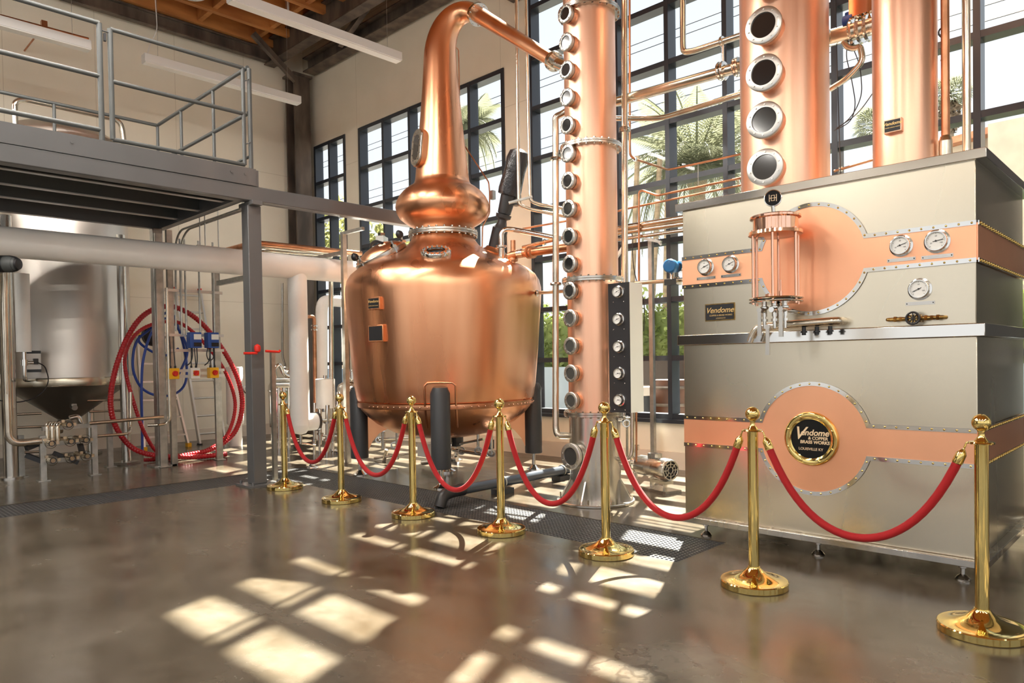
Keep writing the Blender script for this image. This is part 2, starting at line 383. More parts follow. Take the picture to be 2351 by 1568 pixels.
# ---------------------------------------------------------------- camera, sky, sun
cam=bpy.data.cameras.new('camera');co=bpy.data.objects.new('camera',cam);col.objects.link(co)
co.matrix_world=Matrix(((RT.x,UP.x,-fw.x,0),(RT.y,UP.y,-fw.y,0),(RT.z,UP.z,-fw.z,HC),(0,0,0,1)))
cam.sensor_fit='HORIZONTAL';cam.sensor_width=36;cam.lens=36*FPX/2351;cam.shift_x=0;cam.shift_y=(CYP-784)/2351
cam.clip_end=400;cam.clip_start=.05
sc.camera=co
w=bpy.data.worlds.new('sky');sc.world=w;w.use_nodes=True;nt=w.node_tree;bg=nt.nodes['Background']
tc=N(nt,'ShaderNodeTexCoord');sp=N(nt,'ShaderNodeSeparateXYZ');nt.links.new(tc.outputs['Generated'],sp.inputs[0])
sky=ramp(nt,sp.outputs[2],[(0,(.95,.96,.97)),(.3,(.86,.91,.97)),(.7,(.74,.83,.96))])
nz=N(nt,'ShaderNodeTexNoise',Scale=2.2,Detail=5);nt.links.new(tc.outputs['Generated'],nz.inputs['Vector'])
cl=ramp(nt,nz.outputs[0],[(.45,(0,0,0)),(.7,(.6,.6,.6))])
mx=N(nt,'ShaderNodeMix');mx.data_type='RGBA';nt.links.new(cl,mx.inputs[0]);nt.links.new(sky,mx.inputs[6]);mx.inputs[7].default_value=(.95,.96,.98,1)
nt.links.new(mx.outputs[2],bg.inputs[0]);bg.inputs[1].default_value=SKY
sun=bpy.data.lights.new('sun','SUN');sun.energy=SUN;sun.angle=math.radians(.55);sun.color=(1,.93,.80)
so=bpy.data.objects.new('sun',sun);col.objects.link(so)
so.rotation_mode='QUATERNION';so.rotation_quaternion=V((0,0,-1)).rotation_difference(V((-1,-.448,-1.457)).normalized());so.location=(20,10,30)
vs=sc.view_settings;vs.view_transform='Standard';vs.look='None';vs.gamma=1;vs.exposure=EXPO;vs.use_curve_mapping=False
# ---------------------------------------------------------------- rope barrier
def stanchion_parts(root):
    p=wloc(root)
    M().lathe([(0,0),(.180,0),(.184,.004),(.184,.034),(.180,.039),(.168,.038),(.12,.05),(.07,.072),(.042,.098),(.034,.108),(.033,.112),(0,.113)],p,n=56).obj('base',BRASS,root)
    M().lathe([(.029,.085),(.029,.875),(.0,.876)],p,n=28).obj('pole',BRASS,root)
    M().lathe([(.029,.872),(.052,.874),(.054,.878),(.05,.884),(.032,.886),(.022,.898),(.014,.91),(.013,.925),(.02,.938)],p,n=32).obj('collar',BRASS,root)
    M().sph(p+V((0,0,.972)),.040,32,18).obj('ball_finial',BRASS,root)
SP=[(3.69,6.905),(3.69,5.834),(3.73,4.80),(3.79,3.812),(3.815,2.854),(3.82,1.827),(3.86,.74)]
LB=['furthest polished brass stanchion, beside the foot of the grey steel post','polished brass stanchion second from the grey steel post, in front of the still\'s left leg','polished brass stanchion left of the still\'s front leg, third from the grey post','polished brass stanchion in front of the still\'s right side, midway along the rope line','polished brass stanchion standing in front of the slim copper column','polished brass stanchion in front of the left part of the steel cabinet','nearest polished brass stanchion, largest, at the right edge by the cabinet corner']
s0=thing('rope_stanchion',(*SP[0],0),LB[0],'stanchion','brass stanchions in the rope line');stanchion_parts(s0)
for p,l in zip(SP[1:],LB[1:]):
    c=copy_tree(s0);c.location=(*p,0);c['label']=l
RL=['furthest red velvet rope, between the first two stanchions from the grey post','red velvet rope sagging in front of the still\'s left leg','red velvet rope sagging in front of the still\'s front leg','red velvet rope sagging left of the slim copper column base','red velvet rope sagging in front of the gauge panel and pump','nearest and longest-looking red velvet rope, across the front of the steel cabinet']
MZ=[.30,.275,.25,.257,.296,.338]
for i in range(6):
    a=V((*SP[i],.878));b=V((*SP[i+1],.878));d=(b-a);d.z=0;d.normalize()
    A=a+d*.052;B=b-d*.052;A0=a+d*.075-V((0,0,.045));B0=b-d*.075-V((0,0,.045));
    L=(B0-A0).length;n=28;zm=MZ[i]+.02
    k=1.9 # catenary-like curve
    pts=[]
    for j in range(n+1):
        t=j/n*2-1; h=(math.cosh(k*t)-1)/(math.cosh(k)-1); q=A0.lerp(B0,j/n); q.z=zm+(A0.z-zm)*h; pts.append(q)
    r=thing('velvet_rope',(pts[n//2].x,pts[n//2].y,zm),RL[i],'rope','red velvet ropes of the barrier')
    M().tube([pts[0]+(pts[1]-pts[0]).normalized()*.045]+pts[1:-1]+[pts[-1]+(pts[-2]-pts[-1]).normalized()*.045],.0205,n=14).obj('rope_body',ROPE,r)
    for e,(P,Q,S) in enumerate(((pts[0],pts[1],A),(pts[-1],pts[-2],B))):
        dd=(Q-P).normalized()
        M().lathe([(0,-.012),(.009,-.01),(.016,0),(.0225,.012),(.0235,.055),(.022,.06)],P,dd,20).ring(P-dd*.013,dd.cross(V((1,0,0))),.009,.003,16,6).obj('end_cap',BRASS,r)
        M().tube([S,S+(P-S)*.35+V((0,0,.012)),P-dd*.012,P-dd*.004],.0045,bend=.02,n=8).obj('snap_hook',BRASS,r)
# ---------------------------------------------------------------- pot still
SC=V((5.47,6.38,0))
st=thing('pot_still',SC,'large bulbous copper pot still with onion dome and swan neck on black legs','pot still')
prof=[(0,.42),(.35,.44),(.62,.50),(.80,.60),(.92,.70),(.98,.77),(1.0,.82)]
body=[(1.0,.82),(1.028,.90),(1.05,1.05),(1.085,1.45),(1.115,1.85),(1.13,2.06),(1.128,2.14),(1.11,2.22),(1.07,2.285),(1.0,2.345),(.90,2.395),(.78,2.45),(.66,2.50),(.56,2.555),(.47,2.60),(.41,2.65),(.375,2.70),(.355,2.74)]
M().lathe(prof,SC,n=96).obj('pot_bottom',COPPER_STILL,st,ang=60)
M().lathe(body,SC,n=96).obj('pot_body',COPPER_STILL,st,ang=60)
rb=M().lathe([(.995,.795),(1.017,.80),(1.022,.825),(1.017,.85),(1.03,.862)],SC,n=96).obj('riveted_seam',COPPER_PIPE,st)
rv=M().sph((0,0,0),.009,10,6).mesh('rivet',COPPER_SH)
for i in range(84):
    a=2*PI*i/84
    if 1.6<((a)%(2*PI))<3.0 : continue
    inst(rv,'rivet',SC+V((1.022*cos(a),1.022*sin(a),.826)),rb)
# collar between pot and bulb
cf=M().lathe([(.335,2.745),(.395,2.745),(.402,2.75),(.402,2.768),(.395,2.774),(.402,2.779),(.402,2.797),(.395,2.803),(.33,2.803)],SC,n=72).obj('neck_flange',STEEL,st)
nut=M().cyl((0,0,-.045),(0,0,.045),.008,8).cyl((0,0,.03),(0,0,.042),.014,6).cyl((0,0,-.042),(0,0,-.03),.014,6).mesh('bolt',STEEL_SH)
for i in range(28):
    a=2*PI*i/28; inst(nut,'bolt',SC+V((.385*cos(a),.385*sin(a),2.774)),cf)
onion=[(.325,2.80),(.335,2.84),(.38,2.875),(.445,2.915),(.50,2.96),(.532,3.02),(.545,3.08),(.535,3.14),(.505,3.20),(.455,3.26),(.40,3.305),(.35,3.335),(.325,3.365),(.315,3.40)]
M().lathe(onion,SC,n=80).obj('onion_bulb',COPPER_STILL,st,ang=60)
# conical neck then swan bend toward the slim column
pc=[SC+V((0,0,z)) for z in (3.39,3.5,3.75,4.0,4.25,4.5,4.65,4.8)];rc=[.315,.303,.277,.253,.230,.208,.198,.19]
E0=dep(1097,33,8.05); E1=dep(1272,141,7.0)
HH=V((E1-E0));HH.z=0;HH.normalize()
top=SC+V((0,0,4.8))
# bend by bezier from vertical to descending arm direction
ad=(E1-E0).normalized(); P3=E0; P0=top; P1=top+V((0,0,.45)); P2=E0-ad*.38
for j in range(1,17):
    t=j/16; pc.append(P0*(1-t)**3+P1*3*t*(1-t)**2+P2*3*t*t*(1-t)+P3*t**3); rc.append(.19+(.088-.19)*t)
M().tube(pc,.1,rad=rc,n=48,cap=False).obj('swan_neck',COPPER_STILL,st,ang=70)
def flangepair(c,d,r,t=.016,nb=8,mt=None,parent=None,name='pipe_flange',bolt=True):
    d=V(d).normalized();m=M();m.lathe([(0,-t*1.5),(r,-t*1.5),(r,-t*.2),(r*.93,-t*.2),(r*.93,t*.2),(r,t*.2),(r,t*1.5),(0,t*1.5)],c,d,28)
    if bolt:
        x,y,_=frame(d)
        for i in range(nb):
            q=V(c)+(x*cos(2*PI*i/nb)+y*sin(2*PI*i/nb))*r*.86
            m.cyl(q-d*t*2.6,q+d*t*2.6,.007,6)
    return m.obj(name,mt or STEEL_SH,parent)
flangepair(E0,ad,.125,parent=st,nb=10)
am=M();am.tube([E0+ad*.02,E1],.08,rad=[.086,.062],n=32);am.obj('lyne_arm',COPPER_STILL,st,ang=60)
flangepair(E1,ad,.095,parent=st,nb=6)
C1=V((5.2,4.0,0))
M().tube([E1+ad*.02,V((5.33,4.18,E1.z-.25))],.058,n=24).obj('arm_outlet',STEEL_SH,st)
# oval inspection window on the neck, seen on its left flank
dn=V((-.985,.174,.10)).normalized()
ci=SC+V((0,0,3.70))+dn*.285
x_=V((0,0,1)).cross(dn).normalized();y_=dn.cross(x_)
def stadium(w,h,n=12):
    P=[];r=w/2;s=h/2-r
    for i in range(n+1): a=PI*i/n; P.append((r*cos(a),s+r*sin(a)))
    for i in range(n+1): a=PI+PI*i/n; P.append((r*cos(a),-s+r*sin(a)))
    return P
def oval(w,h,d0,d1): return lambda: None
def stad(m,w,h,d0,d1): return m.prism(stadium(w,h),lambda a,b:ci+x_*a+y_*b+dn*d0,lambda a,b:ci+x_*a+y_*b+dn*d1)
stad(M(),.25,.44,-.12,.03).obj('window_collar',COPPER_STILL,st)
stad(M(),.23,.42,.03,.055).obj('window_frame',STEEL,st,bev=.004)
stad(M(),.115,.29,.055,.058).obj('sight_glass',WINLENS,st)
for i in range(14):
    a=2*PI*i/14; q=ci+x_*(.085*cos(a))+y_*(.18*sin(a)); 
    inst(M().cyl((0,0,0),(0,0,.01),.007,6).mesh('bolt',STEEL_SH) if i==0 else bpy.data.meshes['bolt.001'],'bolt',q+dn*.054,st,qd(dn))
# round manway (tilted) on the left shoulder, its copper lid, clamps and latch
tc=V((-.62,-.18,.62)).normalized()
mc=onx(885,598,SC.x-.62)
tn=V((-.44,.17,.88)).normalized(); mc=SC+V((-.62,.34,2.475))+tn*.02
M().lathe([(.285,-.16),(.285,.0)],mc,tn,48).obj('manway_neck',COPPER_STILL,st)
M().lathe([(.28,-.02),(.305,-.02),(.31,0),(.31,.03),(.30,.04),(.285,.04)],mc,tn,48).obj('manway_ring',STEEL,st)
M().lathe([(.296,.035),(.29,.052),(.22,.10),(.14,.13),(.05,.145),(0,.147)],mc,tn,48).obj('manway_lid',COPPER_STILL,st)
xx,yy,_=frame(tn)
for a in (0.3,1.5,2.7,3.9,5.2):
    q=mc+(xx*cos(a)+yy*sin(a))*.31
    M().tube([q-tn*.03,q+tn*.11],.012,n=8).cbox(q+tn*.05,(.05,.04,.03)).obj('lid_clamp',STEEL_SH,st)
    if a in(1.5,2.7,3.9): M().lathe([(0,-.01),(.03,0),(.045,.03),(.04,.06),(.015,.085),(0,.09)],q+tn*.10,tn,14).obj('clamp_knob',BLACKM,st)
M().tube([mc+tn*.13-xx*.26,mc+tn*.19-xx*.1,mc+tn*.19+xx*.1,mc+tn*.13+xx*.27],.016,bend=.08,n=10).obj('lid_handle',BLACKM,st)
M().cbox(mc+tn*.17+yy*.1,(.16,.09,.07),rz=.6).cbox(mc+tn*.22+yy*.12,(.06,.05,.05)).obj('lid_hinge',STEEL_SH,st)
# round glass window at the centre of the shoulder
wn=V((-.31,-.30,.90)).normalized(); wc=SC+V((-.61,-.59,2.44))
M().lathe([(.13,-.12),(.13,-.01)],wc,wn,36).obj('window_collar',COPPER_STILL,st)
g_=M().lathe([(.10,.012),(.10,.03),(.155,.03),(.16,.022),(.16,-.045),(.15,-.06),(.12,-.06)],wc,wn,40)
x2,y2,_=frame(wn)
for i in range(16):
    q=wc+(x2*cos(2*PI*i/16)+y2*sin(2*PI*i/16))*.135; g_.cyl(q+wn*.03,q+wn*.042,.009,6)
g_.obj('window_ring',STEEL_SH,st)
M().lathe([(0,-.005),(.1,-.005)],wc,wn,36).obj('sight_glass',WINLENS,st)
# name plates on left flank
for (z,h,w_,v) in ((1.91,.13,.17,714),(1.60,.175,.21,773)):
    q0=V((SC.x,SC.y,z)); a=math.radians(217-180+180+ -41); dr=V((cos(a),sin(a),0)); R=1.10 if z>1.8 else 1.08
    dr=V((-.985,-.175,0)).normalized(); q=q0+dr*(R+.022); tt=V((0,0,1)).cross(dr).normalized()
    b=M();b.prism([(-w_/2,-h/2),(w_/2,-h/2),(w_/2,h/2),(-w_/2,h/2)],lambda a_,b_:q+tt*a_+V((0,0,b_))-dr*.05,lambda a_,b_:q+tt*a_+V((0,0,b_))+dr*.03)
    pl=b.obj('plate_mount',COPPER_STILL,st,bev=.004)
    b=M();b.prism([(-w_/2+.014,-h/2+.014),(w_/2-.014,-h/2+.014),(w_/2-.014,h/2-.014),(-w_/2+.014,h/2-.014)],lambda a_,b_:q+tt*a_+V((0,0,b_))+dr*.03,lambda a_,b_:q+tt*a_+V((0,0,b_))+dr*.034)
    b.obj('name_plate',BLACKM,pl)
    if z>1.8:
        txt('Vendome',.04,'plate_lettering',GOLDL,pl,q+dr*.035+V((0,0,.02)),.0005,tt,(0,0,1),.3);txt('COPPER & BRASS WORKS',.012,'plate_lettering',GOLDL,pl,q+dr*.035-V((0,0,.025)),0,tt,(0,0,1))
    else:
        pass
# legs
LG=[(4.737,5.62),(4.70,7.03),(6.25,5.72),(6.22,7.08)]
for i,(x,y) in enumerate(LG):
    q=V((x,y,0)); dd=(V((SC.x,SC.y,0))-q).normalized(); zt=[1.03,1.02,1.03,1.0][i]; q=q+dd*.0
    lg=M().lathe([(0,.20),(.098,.20),(.102,.205),(.102,zt-.06),(.075,zt),(0,zt)],q,n=28).obj('leg',BLACKL,st)
    M().lathe([(.0,0),(.09,0),(.09,.012),(.05,.03),(.035,.05),(.022,.06),(.022,.2),(0,.2)],q,n=20).obj('adjustable_foot',STEEL_SH,lg)
    # copper apron around the leg and gusset to the pot
    s_=V((0,0,1)).cross(dd)
    f0=lambda a,b:q+dd*(.10+a)+V((0,0,b))-s_*.012; f1=lambda a,b:q+dd*(.10+a)+V((0,0,b))+s_*.012
    M().prism([(0,.28),(0,.90),(.22,.72),(.40,.56),(.26,.545),(.13,.48),(.045,.38)],f0,f1).obj('leg_gusset',COPPER_STILL,st)
    if i: continue
    # rolled copper bead outlining the recess round the front leg
    th0=math.atan2(q.y-SC.y,q.x-SC.x);P=[]
    def rb_(z):
        t=prof+body
        for (r0,z0_),(r1,z1_) in zip(t,t[1:]):
            if z0_<=z<=z1_: return r0+(r1-r0)*(z-z0_)/(z1_-z0_)
        return 1.
    for s_2,zz in [(-1,.60),(-1,.68),(-1,.76),(-1,.84),(-1,.92),(-1,1.0),(-1,1.05),(-.8,1.08),(0,1.085),(.8,1.08),(1,1.05),(1,1.0),(1,.92),(1,.84),(1,.76),(1,.68),(1,.60)]:
        r_=rb_(zz)+.004;t_=th0+s_2*.16/r_;P.append(V((SC.x+r_*cos(t_),SC.y+r_*sin(t_),zz)))
    M().tube(P,.012,n=8).obj('leg_bead',COPPER_STILL,st)
# ---------------------------------------------------------------- copper columns
def porthole(proto_only=False): pass
def port_meshes(r,L,ml,sfx):
    col_=M().lathe([(r*.86,-.12),(r*.86,L*.72),(r,L*.72),(r*1.02,L*.8),(r*1.02,L),(r*.96,L*1.04),(r*.70,L*1.04),(r*.68,L*.93)],n=36)
    for i in range(10): 
        a=2*PI*i/10; col_.cyl((r*.84*cos(a),r*.84*sin(a),L*1.0),(r*.84*cos(a),r*.84*sin(a),L*1.1),.006,6)
    return col_.mesh('porthole_ring'+sfx,PORTR),M().lathe([(0,L*.95),(r*.70,L*.95)],n=36).mesh('porthole_glass'+sfx,WINLENS),M().lathe([(r*.9,-.1),(r*.9,L*.45)],n=32).mesh('porthole_neck'+sfx,ml)
def put_port(me,parent,c,d):
    o=inst(me[2],'porthole_neck',c,parent,qd(d));
    k=inst(me[0],'porthole',V((0,0,0)),None);k.parent=o;k.location=(0,0,0)
    g=inst(me[1],'sight_glass',V((0,0,0)),None);g.parent=o;g.location=(0,0,0)
def colflange(c,z,r,parent,nb=24):
    f=M().lathe([(r,-.02),(r+.045,-.02),(r+.047,-.018),(r+.047,-.003),(r+.042,0),(r+.047,.003),(r+.047,.018),(r+.045,.02),(r,.02)],V((c.x,c.y,z)),n=56).obj('column_flange',STEEL,parent)
    for i in range(nb): inst(bpy.data.meshes['bolt'],'bolt',V((c.x+(r+.033)*cos(2*PI*i/nb),c.y+(r+.033)*sin(2*PI*i/nb),z)),f,None,(.7,.7,.7))
k1=thing('still_column',C1,'slim copper column with a row of round sight glasses, standing on a steel base behind the ropes','column still')
R1=.232
zf=[.805,2.006,3.20,4.405,5.6]
for a,b in zip(zf,zf[1:]): M().lathe([(R1,a),(R1,b)],C1,n=64).obj('copper_section',COPPER,k1)
M().lathe([(R1,5.6),(R1,6.4),(.12,6.6),(0,6.62)],C1,n=64).obj('column_head',COPPER,k1)
M().lathe([(R1,.02),(R1,.80)],C1,n=64).obj('steel_base',STEEL,k1)
bf=M().lathe([(0,0),(.35,0),(.355,.004),(.355,.02),(.35,.024),(0,.024)],C1,n=64)
bf.obj('base_flange',STEEL,k1)
for i in range(8):
    a=2*PI*(i+.35)/8;d=V((cos(a),sin(a),0));s_=V((-sin(a),cos(a),0))*.006
    M().prism([(.22,.02),(.34,.02),(.335,.05),(.24,.21),(.22,.21)],lambda p,q:C1+d*p+V((0,0,q))-s_,lambda p,q:C1+d*p+V((0,0,q))+s_).obj('base_gusset',STEEL,k1)
    q=C1+d*.325+s_*10;M().cyl(q+V((0,0,.02)),q+V((0,0,.07)),.009,6).obj('anchor_bolt',STEEL_SH,k1)
for z in zf: colflange(C1,z,R1,k1)
pm=port_meshes(.077,.085,COPPER,'_small')
pd=V((cos(math.radians(175)),sin(math.radians(175)),0))
pz=[.931,1.173,1.415,1.66,1.901,2.138,2.378,2.622,2.866,3.105,3.352,3.595,3.833,4.075,4.32,4.55,4.8,5.04,5.28]
for z in pz: put_port(pm,k1,C1+V((0,0,z))+pd*(R1-.01),pd)
pb=port_meshes(.115,.10,STEEL,'_base');put_port(pb,k1,C1+V((0,0,.44))+pd*(R1-.01),pd)
# wide column 2 and plain column 3 rising out of the cabinet
C2=V((5.13,2.19,2.39));R2=.302
k2=thing('still_column',C2,'widest copper column with large dark portholes, rising from the top of the steel cabinet','column still')
M().lathe([(R2,2.39),(R2,7.2),(.15,7.5),(0,7.5)],V((C2.x,C2.y,0)),n=80).obj('column_shell',COPPER,k2)
pm2=port_meshes(.122,.10,COPPER,'_large')
pd2=V((cos(math.radians(184)),sin(math.radians(184)),0))
for z in (2.585,2.905,3.225,3.545,3.865,4.185,4.505,4.825,5.145): put_port(pm2,k2,V((C2.x,C2.y,z))+pd2*(R2-.01),pd2)
C3=V((5.15,1.405,2.39));R3=.187
k3=thing('still_column',C3,'plain copper column with a small dark name plate, right of the wide porthole column','column still')
M().lathe([(R3,2.39),(R3,6.8),(.1,7.0),(0,7.0)],V((C3.x,C3.y,0)),n=64).obj('column_shell',COPPER,k3)
q=onx(2056,297,C3.x-.16);dr=V((-.93,.05,0)).normalized();dr=V((-1,0,0));q=V((C3.x-.21,q.y,2.73));tt=V((0,-1,0))
b=M().box((q.x-.012,q.y-.052,q.z-.042),(q.x+.06,q.y+.052,q.z+.042)).obj('plate_mount',COPPER,k3,bev=.003)
M().box((q.x-.015,q.y-.045,q.z-.035),(q.x-.012,q.y+.045,q.z+.035)).obj('name_plate',BLACKM,b)
txt('Vendome',.028,'plate_lettering',GOLDL,b,q+V((-.0158,0,.012)),.0003,tt,(0,0,1),.3);txt('COPPER & BRASS WORKS',.0075,'plate_lettering',GOLDL,b,q+V((-.0158,0,-.012)),0,tt,(0,0,1))
M().cyl(V((5.14,1.17,2.39)),V((5.14,1.17,2.62)),.038,20).lathe([(.038,0),(.03,.03),(.02,.04)],(5.14,1.17,2.62),n=20).obj('level_tube_shoe',PIPE_ST,k3)
M().cyl(V((5.14,1.17,2.62)),V((5.14,1.17,6.5)),.024,20).obj('level_tube',COPPER_PIPE,k3)
tag(M().cyl((5.35,1.10,2.39),(5.35,1.10,6.9),.024,20).obj('riser_pipe',PIPE_ST),'thin steel riser pipe standing on the cabinet right of the copper columns','pipe')
# ---------------------------------------------------------------- steel cabinet
bx=thing('condenser_cabinet',(5.3,1.81,0),'large brushed stainless steel cabinet with copper bands, gauges and round emblem','cabinet')
FX=4.6;YA,YB=.90,2.72;BK=6.0
M().box((FX,YA,.15),(BK,YB,1.385)).obj('lower_tank',BRUSH,bx,bev=.004)
M().box((FX,YA+.004,1.455),(BK,YB-.004,2.36)).obj('upper_tank',BRUSH,bx,bev=.004)
M().box((FX-.02,YA-.04,1.385),(BK+.04,YB+.04,1.455)).obj('middle_ledge',STEEL_SH,bx,bev=.003)
M().box((FX-.02,YA-.05,2.35),(BK+.05,YB+.045,2.405)).obj('top_rim',STEEL_SH,bx,bev=.003)
M().box((FX-.045,YA-.05,.11),(BK+.04,YB+.04,.15)).obj('bottom_skirt',STEEL,bx,bev=.003)
for y in (.99,1.80,2.60):
    for x in (4.68,5.9):
        M().lathe([(0,0),(.038,0),(.04,.012),(.025,.03),(.012,.038),(.012,.07),(.022,.075),(.022,.11)],(x,y,0),n=18).obj('foot',STEEL_SH,bx)
def arc(c,R,a0,a1,n): return [(c[0]+R*cos(a0+(a1-a0)*i/n),c[1]+R*sin(a0+(a1-a0)*i/n)) for i in range(n+1)]
riv=M().lathe([(.0,0),(.0065,0),(.006,.003),(.003,.0055),(0,.006)],n=10).mesh('rivet_brass',BRASS)
def band(zc,cy,cz,R,h,cx_emb):
    # copper sheet: band with a disc, on the face x=FX (2D = y,z)
    a=math.asin(h/R)
    top=[(YB,cz+h)]+arc((cy,cz),R,a,PI-a,40)+[(YA,cz+h)]
    bot=[(YA,cz-h)]+arc((cy,cz),R,PI+a,2*PI-a,40)+[(YB,cz-h)]
    f=lambda d:(lambda y,z:V((FX-d,y,z)))
    poly=top+bot
    # split into convex pieces: left strip, disc, right strip
    m=M();m.prism([(YB,cz-h),(YB,cz+h),(cy+R*cos(a)-.001,cz+h),(cy+R*cos(a)-.001,cz-h)],f(0),f(.006))
    m.prism([(YA,cz-h),(YA,cz+h),(cy-R*cos(a)+.001,cz+h),(cy-R*cos(a)+.001,cz-h)],f(0),f(.006))
    m.prism(arc((cy,cz),R,0,2*PI-2*PI/72,71),f(0),f(.0062))
    m.obj('copper_band',COPPER_BAND,bx)
    for nm,pl,sg in (('t',top,1),('b',bot,-1)):
        off=[]
        pts=[V((FX-.006,y,z)) for y,z in pl]
        s=M().strip(pts,.026,(-1,0,0),.004).obj('riveted_strap',STEEL_SH,bx)
        # rivets along the path
        acc=0.03;dist=0
        for p,q in zip(pts,pts[1:]):
            L=(q-p).length;t=acc-dist
            while t<L:
                inst(riv,'rivet',p+(q-p)*(t/L)+V((-.004,0,0)),s,qd((-1,0,0)));acc+=.062;t+=.062
            dist+=L
band(0,1.80,1.905,.343,.102,0)
band(0,1.80,.765,.350,.098,0)
# bands wrap round the right-hand side
for cz,h in ((1.905,.102),(.765,.098)):
    M().box((FX,YA-.006,cz-h),(BK,YA,cz+h)).obj('side_band',COPPER_BAND,bx)
    for z in (cz-h,cz+h):
        s=M().box((FX,YA-.012,z-.012),(BK,YA-.006,z+.012)).obj('side_strap',STEEL_SH,bx)
        for i in range(22): inst(riv,'rivet',V((FX+.03+i*.063,YA-.012,z)),s,qd((0,-1,0)),(1.3,1.3,1.6))
# round emblem on the lower disc
ec=V((FX-.0065,1.805,.764))
em=M().lathe([(.125,.0),(.170,.0),(.172,.006),(.166,.018),(.155,.022),(.135,.016),(.125,.012)],ec,(-1,0,0),72).obj('emblem_ring',BRASS,bx)
M().lathe([(0,.008),(.128,.008),(.128,0)],ec,(-1,0,0),64).obj('emblem_disc',EMBK,em)
for i in range(8):
    a=2*PI*(i+.5)/8; inst(riv,'ring_bolt',ec+V((-.02,.149*cos(a),.149*sin(a))),em,qd((-1,0,0)),(1.4,1.4,1.4))
RY=(0,-1,0)
txt('V',.115,'lettering',CREAM,em,ec+V((-.009,.078,.030)),.001,RY,(0,0,1),.35)
txt('endome',.054,'lettering',CREAM,em,ec+V((-.009,-.022,.038)),.0012,RY,(0,.12,1),.35)
txt('& COPPER',.027,'lettering',CREAM,em,ec+V((-.009,-.045,.004)),.0006,RY,(0,0,1),.1)
txt('BRASS WORKS',.028,'lettering',CREAM,em,ec+V((-.009,-.025,-.022)),.0008,RY,(0,0,1),.1)
txt('LOUISVILLE KY',.0235,'lettering',CREAM,em,ec+V((-.009,0,-.066)),.0002,RY,(0,0,1))
# name plate upper left
pc_=V((FX,2.43,1.608));b=M().box((FX-.006,2.318,1.548),(FX,2.542,1.668)).obj('plate_mount',BRASS_D,bx)
M().box((FX-.009,2.325,1.555),(FX-.006,2.535,1.661)).obj('name_plate',BLACKM,b)
txt('Vendome',.054,'plate_lettering',GOLDL,b,V((FX-.0096,2.43,1.62)),.0006,RY,(0,0,1),.35)
txt('COPPER & BRASS WORKS',.015,'plate_lettering',GOLDL,b,V((FX-.0096,2.42,1.585)),0,RY,(0,0,1));txt('LOUISVILLE KY',.011,'plate_lettering',GOLDL,b,V((FX-.0096,2.42,1.565)),0,RY,(0,0,1))
def gauge(c,d,r,parent,ang=20,nm='dial_gauge',plate=None,ptxt=''):
    d=V(d).normalized();up=V((0,0,1));rt=up.cross(d)*1;  # right when looking at the face
    rt=V((0,0,1)).cross(d).normalized()
    g=M().lathe([(r*1.22,0),(r*1.22,.004),(r*1.02,.006),(r*1.02,.03),(r*.98,.036),(r*.9,.036),(r*.9,.028)],c,d,44).obj(nm,STEEL_SH,parent)
    M().lathe([(0,.026),(r*.91,.026)],c,d,40).obj('gauge_face',GAUGEW,g)
    k=M()
    for i in range(21):
        a=math.radians(-45+270*i/20);L=.12 if i%5==0 else .06
        A=c+d*.0268+(rt*cos(a)+up*sin(a))*r*.82;B=c+d*.0268+(rt*cos(a)+up*sin(a))*r*(.82-L);k.obox(A,B,r*.018 if i%5 else r*.035,.0004,d)
    k.add([c+d*.0275+(rt*cos(t)+up*sin(t))*r*.55*1 for t in (0,.1)]+[c+d*.0275+(rt*cos(t)+up*sin(t))*r*.52 for t in (.1,0)],[(0,1,2,3)])
    a=math.radians(ang);v=rt*cos(a)+up*sin(a)
    k.obox(c+d*.029-v*r*.3,c+d*.029+v*r*.68,r*.06,.001,d).lathe([(0,.032),(r*.09,.032),(r*.09,.026)],c,d,14).obj('needle_and_scale',GAUGEK,g)
    for j,s_ in enumerate(('20','60','100')):
        a=math.radians(205-j*115);txt(s_,r*.2,'gauge_number',GAUGEK,g,c+d*.0266+(rt*cos(a)+up*sin(a))*r*.5,0,rt,up,ext=.0002)
    if plate:
        z=c.z-r*1.55;w_=r*1.45
        p0=V((c.x,c.y,z));p=M().obox(p0+rt*w_+d*.002,p0-rt*w_+d*.002,.003,r*.38).obj('gauge_label_plate',STEEL,g)
        for s_ in (-1,1): M().lathe([(0,.0065),(.0035,.0055),(.004,.003)],p0+rt*s_*w_*.9,d,8).obj('screw',GAUGEK,g)
        M().obox(p0+rt*w_*.55+d*.004,p0-rt*w_*.55+d*.004,.001,r*.10).obj('engraving',STEEL,g)
    return g
FA=(-1,0,0)
gauge(V((FX-.006,2.53,1.930)),FA,.050,bx,22,plate=1);gauge(V((FX-.006,2.342,1.930)),FA,.050,bx,24,plate=1)
gauge(V((FX-.006,1.275,1.925)),FA,.052,bx,18,plate=1);gauge(V((FX-.006,1.09,1.927)),FA,.055,bx,10,plate=1)
gauge(V((FX,1.18,1.665)),FA,.052,bx,205,plate=1)
